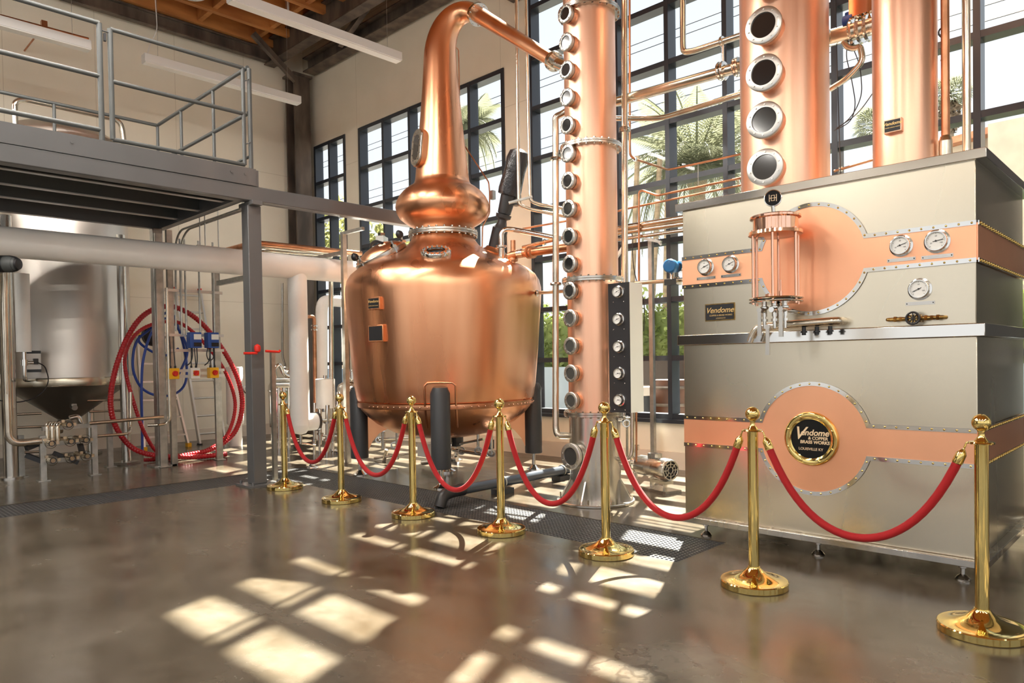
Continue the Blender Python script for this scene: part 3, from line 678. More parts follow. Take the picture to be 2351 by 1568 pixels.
# brass valve under the lowest gauge
vb=M();z=1.497;x=FX-.035
vb.tube([(FX,1.345,z),(x,1.345,z),(x,1.06,z),(FX,1.05,z)],.011,bend=.012,n=10)
for y,r in ((1.30,.017),(1.27,.014),(1.14,.017),(1.11,.014),(1.08,.017)): vb.cyl((x,y-.008,z),(x,y+.008,z),r,6)
vb.cyl((x,1.235,z),(x,1.165,z),.022,16);vb.cyl((x,1.2,z),(x-.03,1.2,z),.022,18)
vo=vb.obj('brass_valve',BRASS_D,bx)
wh=M().ring((x-.036,1.2,z),(1,0,0),.034,.006,28,8)
for i in range(4): a=PI*i/4; wh.tube([(x-.036,1.2+.033*cos(a),z+.033*sin(a)),(x-.036,1.2-.033*cos(a),z-.033*sin(a))],.003,n=6)
wh.obj('handwheel',BLACKM,vo)
# ---------------------------------------------------------------- spirit safe
S=V((FX-.225,1.93,0))
def sz(v): return zat(S.x,S.y,v)
zt,zb,zr,zc=sz(497),sz(688),sz(536),sz(541)
sf=thing('spirit_safe',(S.x,S.y,zb),'copper-capped glass spirit safe cylinder with taps, mounted on the front of the steel cabinet','spirit safe')
rg=.132
M().lathe([(rg,zb+.01),(rg,zr)],S,n=48).obj('glass_cylinder',GLASS_SAFE,sf)
M().lathe([(0,zt+.012),(.09,zt+.012),(rg+.012,zt+.004),(rg+.02,zt-.002),(rg+.02,zt-.014),(rg+.002,zt-.02),(rg+.002,zr+.012),(rg+.028,zr+.01),(rg+.03,zr-.01),(rg+.012,zr-.016),(0,zr-.016)],S,n=56).obj('copper_cap',COPPER_SH,sf)
M().lathe([(0,zb+.012),(rg+.026,zb+.012),(rg+.03,zb+.006),(rg+.026,zb),(rg+.01,zb-.002),(rg+.026,zb-.008),(rg+.03,zb-.014),(rg+.026,zb-.02),(0,zb-.02)],S,n=56).obj('base_flange',STEEL_SH,sf)
for i in range(6):
    a=2*PI*(i+.28)/6;q=S+V(((rg+.012)*cos(a),(rg+.012)*sin(a),0))
    M().cyl(q+V((0,0,zb-.03)),q+V((0,0,zr+.02)),.0085,12).obj('tie_rod',COPPER_SH,sf)
M().cyl(S+V((-.02,-.04,zb)),S+V((-.02,-.04,zb+.12)),.006,10).cyl(S+V((-.02,-.04,zb)),S+V((-.02,-.04,zb+.05)),.012,12).cyl(S+V((.03,.05,zb)),S+V((.03,.05,zb+.04)),.03,20).obj('parrot_spout',COPPER_SH,sf)
M().cyl(S+V((.05,0,zt-.05)),V((FX,S.y,zt-.05)),.02,14).cyl(S+V((.0,0,zb-.06)),V((FX,S.y,zb-.06)),.014,14).obj('wall_bracket',STEEL_SH,sf)
# round badge on top
bd=V((S.x-.03,S.y,sz(457)));bn=V((-.90,-.30,.05)).normalized()
bo=M().lathe([(0,-.006),(.050,-.006),(.053,-.003),(.053,.006),(.048,.008),(0,.008)],bd,bn,40).obj('badge_rim',STEEL_SH,sf)
M().lathe([(0,.009),(.048,.009),(.048,.006)],bd,bn,40).obj('badge_face',EMBK,bo)
M().cyl(S+V((-.02,0,zt+.005)),bd-V((0,0,.045)),.012,12).obj('badge_stem',STEEL_SH,sf)
br=V((0,0,1)).cross(bn).normalized();bu=bn.cross(br)
lt=M()
def seg(a,b,c_,d_): lt.prism([(a,b),(c_,b),(c_,d_),(a,d_)],lambda p,q:bd+br*p+bu*q+bn*.009,lambda p,q:bd+br*p+bu*q+bn*.0105)
seg(-.023,-.022,-.019,.022);seg(.019,-.022,.023,.022);seg(-.019,-.002,-.011,.002);seg(.011,-.002,.019,.002)
seg(-.011,-.018,-.0075,.018);seg(.0075,-.018,.011,.018);seg(-.011,.015,.011,.018);seg(-.011,-.018,.011,-.015);seg(-.011,-.0015,.011,.0015)
lt.obj('badge_monogram',CREAM,bo)
# taps and manifold below
for k,(dy,dz,hh,dx) in enumerate(((.065,-.03,.16,-.06),(-.005,-.11,.17,-.09),(-.065,-.03,.17,-.05))):
    q=S+V((dx*.4,dy,zb-.02))
    t=M().cyl(q,q-V((0,0,.085)),.016,14).lathe([(.022,-.02),(.026,-.024),(.026,-.034),(.022,-.038)],q,n=16).cyl(q-V((0,0,.045)),q-V((.045,0,.045)),.017,14)
    t.cyl(q-V((0,0,.085)),q-V((0,0,.16)),.011,12).lathe([(.0,-.1),(.021,-.1),(.021,-.115),(0,-.115)],q,n=16).obj('tap_body',STEEL_SH,sf)
    h0=q+V((dx-.01,0,-.045+(dz if k==1 else 0)))
    M().cyl(h0+V((.02,0,0)),h0-V((.006,0,0)),.016,14).obox(h0,h0-V((0,0,hh)),.022,.007,(1,0,0)).obox(h0-V((0,0,hh*.6)),h0-V((0,0,hh)),.026,.012,(1,0,0)).obj('tap_lever',STEEL,sf)
z=sz(745)
M().tube([(FX,1.60,z+.01),(FX-.10,1.60,z+.01),(FX-.12,1.93,z),(FX-.12,2.10,z-.01),(FX-.12,2.13,z-.05),(FX-.12,2.14,z-.07)],.025,bend=.04,n=16).obj('outlet_manifold',PIPE_ST,sf)
M().cyl((FX-.12,2.135,z-.05),(FX-.12,2.155,z-.10),.021,14).obj('manifold_end',STEEL_SH,sf)
M().cyl(S+V((.0,0,zb-.02)),(S.x+.05,S.y,z),.03,16).obj('drain_column',STEEL_SH,sf)
for y in (1.80,1.72,1.64): M().cyl((FX-.12,y,z-.02),(FX-.12,y,z-.07),.013,10).cyl((FX-.12,y,z-.045),(FX-.12,y,z-.055),.02,12).obj('drain_cock',BLACKM,sf)
# ---------------------------------------------------------------- floor gratings
def grate(x0,y0,x1,y1,label,grp):
    m=M();z0,z1=-.028,-.004;p=.034;w=.0115
    nx=max(1,round((x1-x0)/p));ny=max(1,round((y1-y0)/p))
    for i in range(nx+1):
        x=x0+(x1-x0)*i/nx;m.box((x-w/2,y0,z0),(x+w/2,y1,z1))
    for j in range(ny+1):
        y=y0+(y1-y0)*j/ny;m.box((x0,y-w/2,z0),(x1,y+w/2,z1-.001))
    # bearing ledge legs down to the trench bottom
    for x in (x0+.02,x1-.02):
        for y in (y0+.02,y1-.02): m.box((x-.012,y-.012,-.15),(x+.012,y+.012,z0))
    return tag(m.obj('floor_grating',GRATE,smooth=False),label,'grating',grp)
GRATE=mat('grating_steel',(.10,.10,.10),.4,.5)
for k in range(4): grate(3.96,2.41+1.44*k,4.59,2.41+1.44*k+1.43,'dark steel trench grating in the run under the rope line before the cabinet and still','gratings of the trench along the ropes')
for k in range(7): 
    x1=3.94-1.44*k;grate(x1-1.43,7.53,x1,8.19,'dark steel trench grating in the run left of the grey steel post','gratings of the trench under the mezzanine')
# ---------------------------------------------------------------- mezzanine
mz=thing('mezzanine_platform',(3.6,7.3,0),'grey painted steel mezzanine with guard rail, girder and tall square post','mezzanine')
XM=-6.4;YF=7.25;YBk=9.85;XE=3.62
M().box((3.53,YF+.02,.02),(3.68,YF+.17,2.99)).obj('post',GREYP,mz,bev=.008)
b=M().box((3.44,YF-.10,0),(3.80,YF+.26,.02))
for x in (3.48,3.76):
    for y in (YF-.06,YF+.22): b.cyl((x,y,.02),(x,y,.055),.014,6)
b.obj('base_plate',GREYP,mz)
M().box((3.545,YF-.06,2.985),(3.66,YF+.26,3.03)).obj('post_cap',GREYP,mz,bev=.004)
M().box((XM,YF,3.03),(5.95,YF+.13,3.19)).obj('front_girder',GREYP,mz,bev=.01)
f=M().box((XM,YF-.006,3.192),(XE,YF+.07,3.37))
for x in (1.9,3.35,3.50): f.cyl((x,YF-.012,3.30),(x,YF,3.30),.013,10)
f.obj('deck_fascia',GREYP,mz)
M().box((XE-.03,YF+.0,3.19),(XE+.03,YF+.13,3.36)).obj('girder_stub',GREYP,mz)
M().box((XE-.09,YF+.13,3.08),(XE,YBk,3.36)).obj('side_channel',GREYP,mz)
M().box((XM,YBk-.08,3.08),(XE-.09,YBk,3.36)).obj('rear_channel',GREYP,mz)
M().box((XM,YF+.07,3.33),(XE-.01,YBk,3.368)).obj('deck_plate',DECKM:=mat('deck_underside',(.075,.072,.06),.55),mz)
for y in (7.85,8.5,9.15):
    j=M().box((XM,y-.004,3.12),(XE-.09,y+.004,3.33)).obj('deck_joist',GREYL,mz);M().box((XM,y-.035,3.11),(XE-.09,y+.035,3.12)).obj('joist_flange',ALU,mz)  # paler flange metal stands in for light on the lower joist edges
M().box((3.44,9.72,.02),(3.56,9.84,3.08)).obj('rear_post',GALV,mz,bev=.006)
M().box((3.36,9.64,0),(3.64,9.92,.02)).obj('rear_base_plate',GALV,mz)
def rail(p,q,r=.021,nm='rail',parent=mz): return M().tube([p,q],r,n=14).obj(nm,GREYL,parent)
gr=mz
for x in (2.155,.75,-.65,-2.05): rail((x,YF+.03,3.37),(x,YF+.03,4.445),.024,'rail_post')
for z in (4.445,3.96,3.47): rail((XM,YF+.03,z),(2.155,YF+.03,z))
g=M();za,zb_=3.405,4.42
g.tube([(2.245,YF+.03,za),(2.245,YF+.03,zb_)],.023,n=14).tube([(3.515,YF+.03,za),(3.515,YF+.03,zb_)],.02,n=14)
for z in (za,3.94,zb_): g.tube([(2.245,YF+.03,z),(3.515,YF+.03,z)],.02,n=14)
gg=g.obj('safety_gate',GREYL,mz)
for z in (3.62,4.28): M().tube([(3.515,YF+.03,z),(3.545,YF+.0,z+.01),(3.565,YF+.01,z+.03),(3.59,YF+.03,z)],.006,n=8).obj('gate_hinge',GREYP,gg)
M().cbox((2.20,YF+.03,4.33),(.02,.03,.07)).tube([(2.16,YF+.02,4.38),(2.24,YF+.02,4.38)],.006,n=8).obj('gate_latch',BLACKM,gg)
rail((3.585,YF+.03,3.36),(3.585,YF+.03,4.43),.023,'rail_post')
for y in (9.83,9.06,8.14): rail((3.57,y,3.36),(3.57,y,4.44),.018,'rail_post')
for z in (4.44,3.96): rail((3.57,YF+.03,z),(3.57,9.83,z))
rail((3.57,YF+.03,3.50),(3.57,7.6,3.50),.015)
for z in (4.44,3.96): rail((XM,9.83,z),(3.57,9.83,z))
for x in (2.4,1.2,0,-1.4): rail((x,9.83,3.36),(x,9.83,4.44),.018,'rail_post')
# ---------------------------------------------------------------- fermenter tank behind the mezzanine
TC=V((2.8,11.2,0));TR_=.785
tk=thing('storage_tank',TC,'tall stainless steel cone-bottomed tank on round legs at far left','tank')
M().lathe([(TR_,1.09),(TR_,4.32),(TR_-.03,4.36)],TC,n=80).obj('tank_shell',TANKST,tk)
M().lathe([(TR_-.03,4.36),(.55,4.50),(.2,4.58),(0,4.6)],TC,n=80).obj('tank_top',TANKST,tk)
M().lathe([(TR_+.004,1.06),(TR_+.012,1.08),(TR_+.012,1.15),(TR_+.004,1.17)],TC,n=80).obj('weld_band',BRUSH,tk)
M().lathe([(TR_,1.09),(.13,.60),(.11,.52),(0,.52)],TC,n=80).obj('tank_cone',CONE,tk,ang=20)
for a in (-61,59,179):
    a=math.radians(a);q=TC+V((.95*cos(a),.95*sin(a),0))
    lg=M().cyl(q+V((0,0,.03)),q+V((0,0,3.05)),.056,22).obj('leg',STEEL,tk)
    M().cbox(q+V((0,0,.015)),(.24,.24,.03),rz=a).cyl(q+V((.08,.08,.03)),q+V((.08,.08,.06)),.012,6).cyl(q+V((-.08,-.08,.03)),q+V((-.08,-.08,.06)),.012,6).obj('foot_plate',CONE,lg)
    M().cbox(TC+V((.87*cos(a),.87*sin(a),1.15)),(.16,.05,.16),rz=a).obj('leg_bracket',STEEL,tk)
M().cbox(TC+V((-.05,-.46,.79)),(.06,.06,.06)).cyl(TC+V((-.05,-.40,.79)),TC+V((-.05,-.52,.77)),.035,14).obj('cone_port',CONE,tk)
tag(M().cyl((1.93,10.15,.02),(1.93,10.15,3.1),.075,20).lathe([(.13,0),(.13,.02),(0,.02)],(1.93,10.15,0),n=20).obj('support_post',STEEL),'thick round steel post standing at the extreme left, before the cone-bottomed tank','post')
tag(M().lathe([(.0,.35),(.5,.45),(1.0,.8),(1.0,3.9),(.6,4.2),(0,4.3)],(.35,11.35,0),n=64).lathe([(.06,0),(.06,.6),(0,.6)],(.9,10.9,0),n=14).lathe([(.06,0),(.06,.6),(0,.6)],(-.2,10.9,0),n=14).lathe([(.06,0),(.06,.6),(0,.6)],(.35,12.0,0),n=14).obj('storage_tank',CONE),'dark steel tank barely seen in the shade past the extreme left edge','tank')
# control socket on the tank with cable
cp=ony(77,830,10.43);cb=thing('control_box',(cp.x,10.43,cp.z-.09),'small white box with black ends and cable, fixed low on the cone-bottomed tank','control box')
M().cbox((cp.x,10.42,cp.z),(.15,.07,.20),rz=-.2).obj('box_body',WHITEP,cb,bev=.006);M().cbox((cp.x,10.42,cp.z+.115),(.15,.075,.035),rz=-.2).cbox((cp.x,10.42,cp.z-.115),(.15,.075,.035),rz=-.2).cbox((cp.x+.01,10.37,cp.z),(.05,.04,.07)).obj('box_ends',BLACKM,cb)
pts=[ony(86,832,10.34),ony(103,840,10.32),ony(113,872,10.30),ony(104,895,10.28),ony(80,915,10.28),ony(40,925,10.2),ony(-10,918,10.1)]
M().tube(pts,.007,bend=.1,n=8).obj('cable',BLACKM,cb)
# insulated white pipe down the tank front, with valve and elbow
def P(u,v,y): return ony(u,v,y)
a=P(50,600,9.9);b_=P(55,808,9.9)
ip=thing('insulated_pipe',(b_.x,9.9,b_.z-.35),'white jacketed vertical pipe with steel ball valve below it, before the tank\'s left flank','pipe')
M().cyl((b_.x,9.9,b_.z),(b_.x,9.9,2.40),.075,28).obj('pipe_jacket',WHITEP,ip)
M().cyl((b_.x,9.9,b_.z-.10),(b_.x,9.9,b_.z),.025,14).cyl((b_.x,9.9,b_.z-.16),(b_.x,9.9,b_.z-.09),.038,16).cyl((b_.x+.0,9.9,b_.z-.125),(b_.x+.09,9.9,b_.z-.125),.02,12).obj('ball_valve',STEEL_SH,ip)
M().tube([(b_.x,9.9,b_.z-.16),(b_.x,9.9,b_.z-.33),(b_.x+.2,10.4,b_.z-.33),(b_.x+.22,10.55,b_.z-.33)],.024,bend=.06,n=12).obj('pipe_elbow',STEEL_SH,ip)
# vertical steel pipe with bend, left
tag(M().tube([P(12,560,9.6),P(10,700,9.6)+V((0,0,0)),P(20,1020,9.6),P(95,1012,9.6)],.042,bend=.14,n=16).obj('drop_pipe',PIPE_ST),'steel pipe dropping at far left and bending right into the valve rack','pipe')
tag(M().tube([P(-3,500,9.3),P(9,640,9.3),P(14,860,9.3),P(14,905,9.3)],.012,n=10).obj('drop_pipe',PIPE_ST),'thin pale pipe at the far left edge of the frame','pipe')
# ---------------------------------------------------------------- big white pipe
bp_=thing('insulated_pipe',(3.0,8.5,2.37),'thick white jacketed pipe running across the scene at head height toward the still','pipe')
M().tube([(-6,8.5,2.52),(5.95,8.5,2.56),(6.25,8.5,2.56),(6.25,7.4,2.56)],.152,bend=.25,n=36).obj('pipe_jacket',WHITEP,bp_)
M().tube([(4.78,8.5,2.5),(4.78,8.5,.50)],.122,n=32).lathe([(.0,-.13),(.07,-.11),(.115,-.05),(.122,0)],(4.78,8.5,.50),n=32).obj('drop_leg',WHITEP,bp_)
M().tube([(4.84,8.5,.53),(5.0,8.5,.53)],.115,n=28).obj('side_outlet',WHITEP,bp_)
M().lathe([(.10,0),(.125,.0),(.128,.03),(.10,.04),(0,.04)],(5.0,8.5,.53),(1,0,0),32).obj('outlet_cap',mat('brown_cap',(.03,.022,.018),.4),bp_)
M().cyl((4.78,8.5,.37),(4.78,8.5,.25),.02,12).tube([(4.78,8.5,.26),(4.88,8.45,.24),(4.95,8.42,.22)],.012,n=8).obj('drain_stub',STEEL_SH,bp_)
q=P(545,608,8.5)
for u0,u1,y0,y1 in ((537,475,8.2,8.85),):
    A=V((3.93,8.22,2.33));B=V((3.93,8.90,2.33))
h=thing('pipe_hanger',(3.93,8.5,2.3),'galvanised strut trapeze hanging on thin rods, carrying the thick white pipe','pipe hanger')
M().box((3.91,8.2,2.30),(3.955,8.95,2.36)).obj('strut',GALV,h)
for y in (8.23,8.9): M().cyl((3.93,y,2.30),(3.93,y,3.36 if y<9 else 3.36),.007,8).obj('threaded_rod',GALV,h)
# ---------------------------------------------------------------- conduits and pipes on the rack above
rk=thing('pipe_rack',(4.4,8.9,2.72),'galvanised strut rack hung at head height behind the grey mezzanine post','pipe rack')
M().obox((3.66,8.9,2.76),(5.24,8.9,2.74),.045,.045).obj('strut',GALV,rk);M().obox((5.2,8.92,2.74),(5.2,8.1,2.74),.045,.045).obj('strut',GALV,rk);M().obox((4.45,8.85,2.78),(4.45,9.7,2.78),.04,.04).obj('strut',GALV,rk)
for x,y in ((3.70,8.9),(3.70,8.75)): M().cyl((x,y,2.72),(x,y,3.2),.007,8).obj('threaded_rod',GALV,rk)
M().obox((3.60,8.75,3.16),(3.74,8.75,3.16),.04,.04).obox((3.60,8.9,3.16),(3.74,8.9,3.16),.04,.04).obj('hanger_tab',GALV,rk)
for i,(y,m_,lb) in enumerate(((8.98,COPPER_PIPE,'copper-toned pipe topmost on the rack behind the grey mezzanine post'),(9.08,PIPE_ST,'steel pipe second from the front on the rack behind the grey mezzanine post'),(9.20,PIPE_ST,'steel pipe third from the front on the rack behind the grey mezzanine post'))):
    x0_=4.44+.11*i;tag(M().tube([(x0_,12.2,2.90),(x0_,y,2.90-.02*i),(6.1-.18*i,y,2.92-.03*i)],.036-.005*i,bend=.15,n=14).obj('rack_pipe',m_),lb,'pipe','pipes on the overhead rack')
# conduits along the mezzanine side edge and down the strut frame
for i in range(2):
    tag(M().tube([(3.68+.05*i,7.6,3.04),(3.68+.05*i,9.45-.1*i,3.04),(3.68+.05*i,9.62-.05*i,2.9),(3.66+.07*i,9.62,1.75)],.013,bend=.12,n=10).obj('conduit',GALV),['galvanised conduit on the mezzanine edge bending down beside the strut frame, inner one','galvanised conduit on the mezzanine edge bending down beside the strut frame, outer one'][i],'conduit','conduits along the mezzanine edge')
# ---------------------------------------------------------------- strut frame with switches
sfm=thing('switch_stand',(3.9,9.66,0),'galvanised strut frame carrying isolator switches and drives, beside the hose coils','strut frame')
def stp(x,y,z0,z1,nm='upright'):
    return M().box((x-.045,y-.022,z0),(x+.045,y+.022,z1)).box((x-.06,y-.07,0),(x+.06,y+.07,.012)).obj(nm,GALV,sfm,bev=.004)
stp(3.465,9.62,.0,3.0);stp(4.235,9.72,0,2.9)
M().box((3.58,9.64,0),(3.65,9.70,3.06)).obj('upright',GALV,sfm)
for z in (2.28,1.70,1.50,1.235,1.16): 
    m=M().box((3.42,9.60,z-.018),(4.28,9.63,z+.018));m.obj('cross_strut',ALU,sfm)
for x,z0,b in ((3.72,1.7,0),(3.78,1.7,0),(3.96,1.7,1),(4.15,1.7,0)):
    tag(M().cyl((x,9.585,z0),(x,9.585,2.95),.0125,10).obj('conduit',GALV),{3.72:'thin conduit on the strut frame, closest to its left upright',3.78:'thin conduit on the strut frame, second from its left upright',3.96:'thin conduit on the strut frame between the two blue drives',4.15:'thin conduit on the strut frame beside its right upright'}[x],'conduit','conduits down the strut frame')
for k,x in enumerate((3.855,4.085)):
    d=thing('motor_drive',(x,9.55,1.53),['blue motor drive on the strut frame, left of the pair','blue motor drive on the strut frame, right of the pair'][k],'drive','blue drives on the strut frame')
    M().box((x-.075,9.47,1.53),(x+.075,9.60,1.735)).obj('drive_body',BLUEB,d,bev=.008)
    M().box((x-.03,9.462,1.64),(x+.065,9.47,1.71)).obj('drive_label',GAUGEW,d);M().box((x-.03,9.46,1.55),(x+.065,9.47,1.60)).obj('keypad',BLACKM,d)
    for j in range(2):
        pts=[(x-.03+.06*j,9.53,1.53),(x-.03+.06*j,9.52,1.42),(x-.06+.09*j,9.51,1.34),(x-.10+.13*j+.0,9.54,1.30)] if j==0 else [(x+.03,9.53,1.53),(x+.03,9.52,1.38),(x+.02,9.53,1.27)]
        M().tube(pts,.008,bend=.06,n=8).obj('cable',BLACKM,d)
M().tube([(4.03,9.5,1.58),(3.99,9.49,1.44),(4.02,9.49,1.36),(4.08,9.49,1.38),(4.10,9.5,1.5)],.007,bend=.07,n=8).obj('cable',BLACKM,d)
for k,(x,mt_) in enumerate(((3.585,YEL),(3.85,GAUGEW),(4.10,YEL))):
    d=thing('isolator_switch',(x,9.56,1.13),['yellow isolator switch with red knob on the frame\'s left upright','pale isolator switch with red knob at the centre of the strut frame','yellow isolator switch with red knob on the frame\'s right side'][k],'switch','isolator switches on the strut frame')
    M().box((x-.06,9.50,1.13),(x+.06,9.60,1.27)).obj('switch_body',mt_,d,bev=.006)
    if k==1: M().box((x-.03,9.494,1.165),(x+.045,9.50,1.235)).obj('switch_plate',YEL,d)
    M().lathe([(0,0),(.036,0),(.034,.02),(.028,.028),(0,.03)],(x+.005,9.50,1.20),(0,-1,0),24).cbox((x+.005,9.465,1.20),(.02,.02,.06),ry=.5).obj('rotary_knob',REDK,d)
    for j in (-.03,.03): M().cyl((x+j,9.56,1.27),(x+j,9.56,1.30),.013,10).tube([(x+j,9.56,1.30),(x+j*.7,9.57,1.5),(x+j*.8,9.585,1.68)],.007,n=8).obj('cable',BLACKM,d)
tag(M().tube([(3.30,9.66,.55),(3.40,9.60,.55)],.02).tube([P(205,972,9.55),P(375,957,9.55)],.022,n=12).obj('branch_pipe',PIPE_ST),'horizontal steel pipe from the valve rack to the strut frame','pipe')
tag(M().tube([P(215,1002,9.75),P(295,996,9.75),P(300,985,9.9),P(300,900,9.9)],.018,bend=.08,n=12).obj('branch_pipe',PIPE_ST),'lower steel pipe from the valve rack bending up at the tank leg','pipe')
tag(M().tube([(3.53,9.55,2.3),(3.53,9.55,.62),(3.50,9.58,.56),(3.4,9.58,.55)],.017,bend=.05,n=10).obj('riser_pipe',PIPE_ST),'thin steel riser clipped to the left upright of the strut frame','pipe')
# ---------------------------------------------------------------- hoses
def hose(pts,r,m_,rib=True,name='hose',n=14,close=False):
    # smooth catmull-rom through pts, ribbed radius
    p=[V(q) for q in pts];q=[]
    for i in range(len(p)-1):
        a=p[max(i-1,0)];b=p[i];c=p[i+1];d=p[min(i+2,len(p)-1)];L=(c-b).length;k=max(4,int(L/(.0085 if rib else .04)))
        for j in range(k):
            t=j/k;q.append(.5*((2*b)+(c-a)*t+(2*a-5*b+4*c-d)*t*t+(3*b-a-3*c+d)*t**3))
    q.append(p[-1])
    rad=[r*(1.0 if (i//2)%2 else .86) if rib else r for i in range(len(q))]
    return M().tube(q,r,rad=rad,n=n).obj(name,m_,ang=60)
Yh=10.05
o=hose([P(u,v,Yh+dy) for u,v,dy in [(520,1043,-.1),(430,1049,-.1),(330,1040,-.05),(280,1003,0),(255,940,0),(262,860,0),(295,770,0),(338,718,0),(395,704,.05),(455,735,.1),(510,800,.1),(545,868,.1),(556,930,.1),(540,990,.1),(500,1025,.08),(440,1043,.05),(350,1052,.1)]],.036,REDH)
tag(o,'red corrugated hose in the larger outer coil, hung behind the strut frame','hose')
o=hose([P(u,v,Yh+dy) for u,v,dy in [(415,1050,.0),(365,1040,.1),(335,1000,.1),(312,940,.1),(288,850,.12),(292,800,.15),(320,760,.15),(370,740,.15),(420,745,.15),(480,800,.15),(520,860,.15),(540,930,.15),(520,1000,.15),(470,1035,.12),(400,1052,.15),(330,1056,.2)]],.026,REDH)
tag(o,'thinner red corrugated hose in the smaller inner coil','hose')
o=hose([P(u,v,Yh+.25) for u,v in [(327,1040),(326,960),(325,880),(330,820),(350,760),(385,730),(415,765),(430,810),(410,860)]],.017,BLUEH,False)
tag(o,'blue hose hanging straight down with a bight over the hose hook','hose')
o=hose([P(u,v,Yh+.3) for u,v in [(322,770),(308,800),(306,850),(325,890),(360,908),(400,905),(425,880),(428,830),(415,770),(395,720),(375,722),(345,755),(318,780),(345,805),(380,816),(410,800)]],.017,BLUEH,False)
tag(o,'blue hose coiled in a loose loop inside the red coils','hose')
tag(M().lathe([(.0,0),(.12,0),(.15,.03),(.15,.12),(.12,.15),(0,.15)],P(357,770,Yh+.55),(0,1,0),28).cyl(P(357,770,Yh+.6),P(357,770,12.55),.02,10).obj('hose_hook',BLACKM),'black round hose hook bracketed off the wall behind the coils','hose hook')
# ---------------------------------------------------------------- ladders
def ladder(A,B,w,nr,label,rungs_r=.016,name='extension_ladder'):
    A=V(A);B=V(B);r=thing(name,A,label,'ladder');x=V((1,0,0))
    for s in (-1,1): 
        sd=M().obox(A+x*s*w/2,B+x*s*w/2,.03,.08,(0,1,0)).obj('side_rail',ALU,r)
        M().cbox(B+x*s*w/2,(.036,.09,.03)).obj('end_cap',REDK,sd);M().cbox(A+x*s*w/2+V((0,0,.012)),(.05,.10,.024)).obj('foot',BLACKM,sd)
    for i in range(nr):
        c=A.lerp(B,(i+.6)/nr);M().cyl(c-x*w/2,c+x*w/2,rungs_r,12).obj('rung',ALU,r)
    return r
e0=onz(478,1022,0);e1=onz(516,1016,0)
ladder((5.05,11.85,0),(4.97,12.53,2.62),.42,9,'aluminium extension ladder leaning on the far wall, seen through the strut frame')
sl=thing('step_ladder',(4.3,12.0,0),'aluminium step ladder with yellow feet standing folded by the far wall','ladder')
T0=ony(350,740,12.05)
fl_,fr_=onz(335,1032,0),onz(420,1018,0);fl_.y=11.8;fr_.y=11.8
top_l=V((T0.x-.05,12.1,1.75));top_r=V((T0.x+.25,12.1,1.75))
for s,(f_,t_) in enumerate(((V((3.95,11.75,0)),V((4.02,12.15,1.80))),(V((4.62,11.75,0)),V((4.40,12.15,1.80))))):
    sd=M().obox(f_,t_,.03,.07,(0,1,0)).obj('side_rail',ALU,sl);M().cbox(f_+V((0,0,.03)),(.06,.10,.06)).obj('foot',YEL,sd)
    t2=t_+V((0,.05,0));f2=V((f_.x,12.45,0));M().obox(f2+V((0,0,.01)),t2,.025,.04,(0,1,0)).obj('rear_rail',ALU,sl)
for i in range(6):
    t=(i+.7)/6.3;a=V((3.95,11.75,0)).lerp(V((4.02,12.15,1.80)),t);b=V((4.62,11.75,0)).lerp(V((4.40,12.15,1.80)),t);M().obox(a,b,.08,.025).obj('step',ALU,sl)
M().box((3.98,12.08,1.79),(4.44,12.26,1.83)).obj('top_step',YEL,sl)
# ---------------------------------------------------------------- valve rack, lower left
vr=thing('valve_rack',(2.4,9.55,0),'low steel stand holding rows of clamp-ended valves and black actuators under the tank','valve rack')
def leg_(u,v,z1,y=None):
    q=onz(u,v,0); return q
La,Lb=onz(100,1104),onz(218,1090)
for q,h_ in ((La,.52),(Lb,.62),(La+V((-.1,.55,0)),.5),(Lb+V((.35,.6,0)),.6)):
    M().box((q.x-.03,q.y-.03,.01),(q.x+.03,q.y+.03,h_)).obj('leg',GALV,vr);M().box((q.x-.06,q.y-.06,0),(q.x+.06,q.y+.06,.012)).obj('foot_plate',GALV,vr)
dx=(Lb-La)
for z in (.22,.42,.60): M().obox(La+V((0,0,z)),Lb+V((0,0,z)),.04,.05).obj('shelf_rail',GALV,vr)
for u,v in ((118,1018),(163,1013),(197,1010),(121,1057),(165,1052),(200,1047),(158,975)):
    c=ony(u,v,9.45)
    k=M().tube([c+V((0,-.02,0)),c+V((-.02,.35,-.0))],.034,n=16);k.lathe([(.058,-.012),(.062,0),(.058,.012)],c+V((0,.02,0)),(0,1,0),20).cbox(c+V((.065,.02,.0)),(.03,.03,.035)).cbox(c+V((-.055,.02,.045)),(.03,.03,.03))
    kk=k.obj('clamp_valve',mat('clamp_steel',(.60,.50,.36),.25,1) if u==118 else bpy.data.materials['clamp_steel'],vr)
    M().lathe([(.0,-.004),(.024,-.004),(.026,-.03),(.034,-.03)],c+V((0,0,0)),(0,1,0),18).obj('valve_bore',BLACKM,kk)
for a,b in (((110,1010),(60,1030)),((122,1040),(180,1062)),((180,1005),(190,1045)),((60,1045),(100,1060))):
    M().obox(ony(*a,9.7),ony(*b,9.6),.05,.05).obj('actuator',BLACKM,vr)
for k in range(3):
    c=ony(108+12*k,985,9.6);M().tube([c+V((0,0,-.14)),c+V((0,0,.05)),c+V((.06,.08,.07)),c+V((.08,.2,-.05))],.026,bend=.07,n=14).obj('u_bend',PIPE_ST,vr)
M().tube([ony(160,960,9.75),ony(180,955,9.75),ony(186,975,9.75)],.03,bend=.06,n=14).obj('u_bend',STEEL_SH,vr)
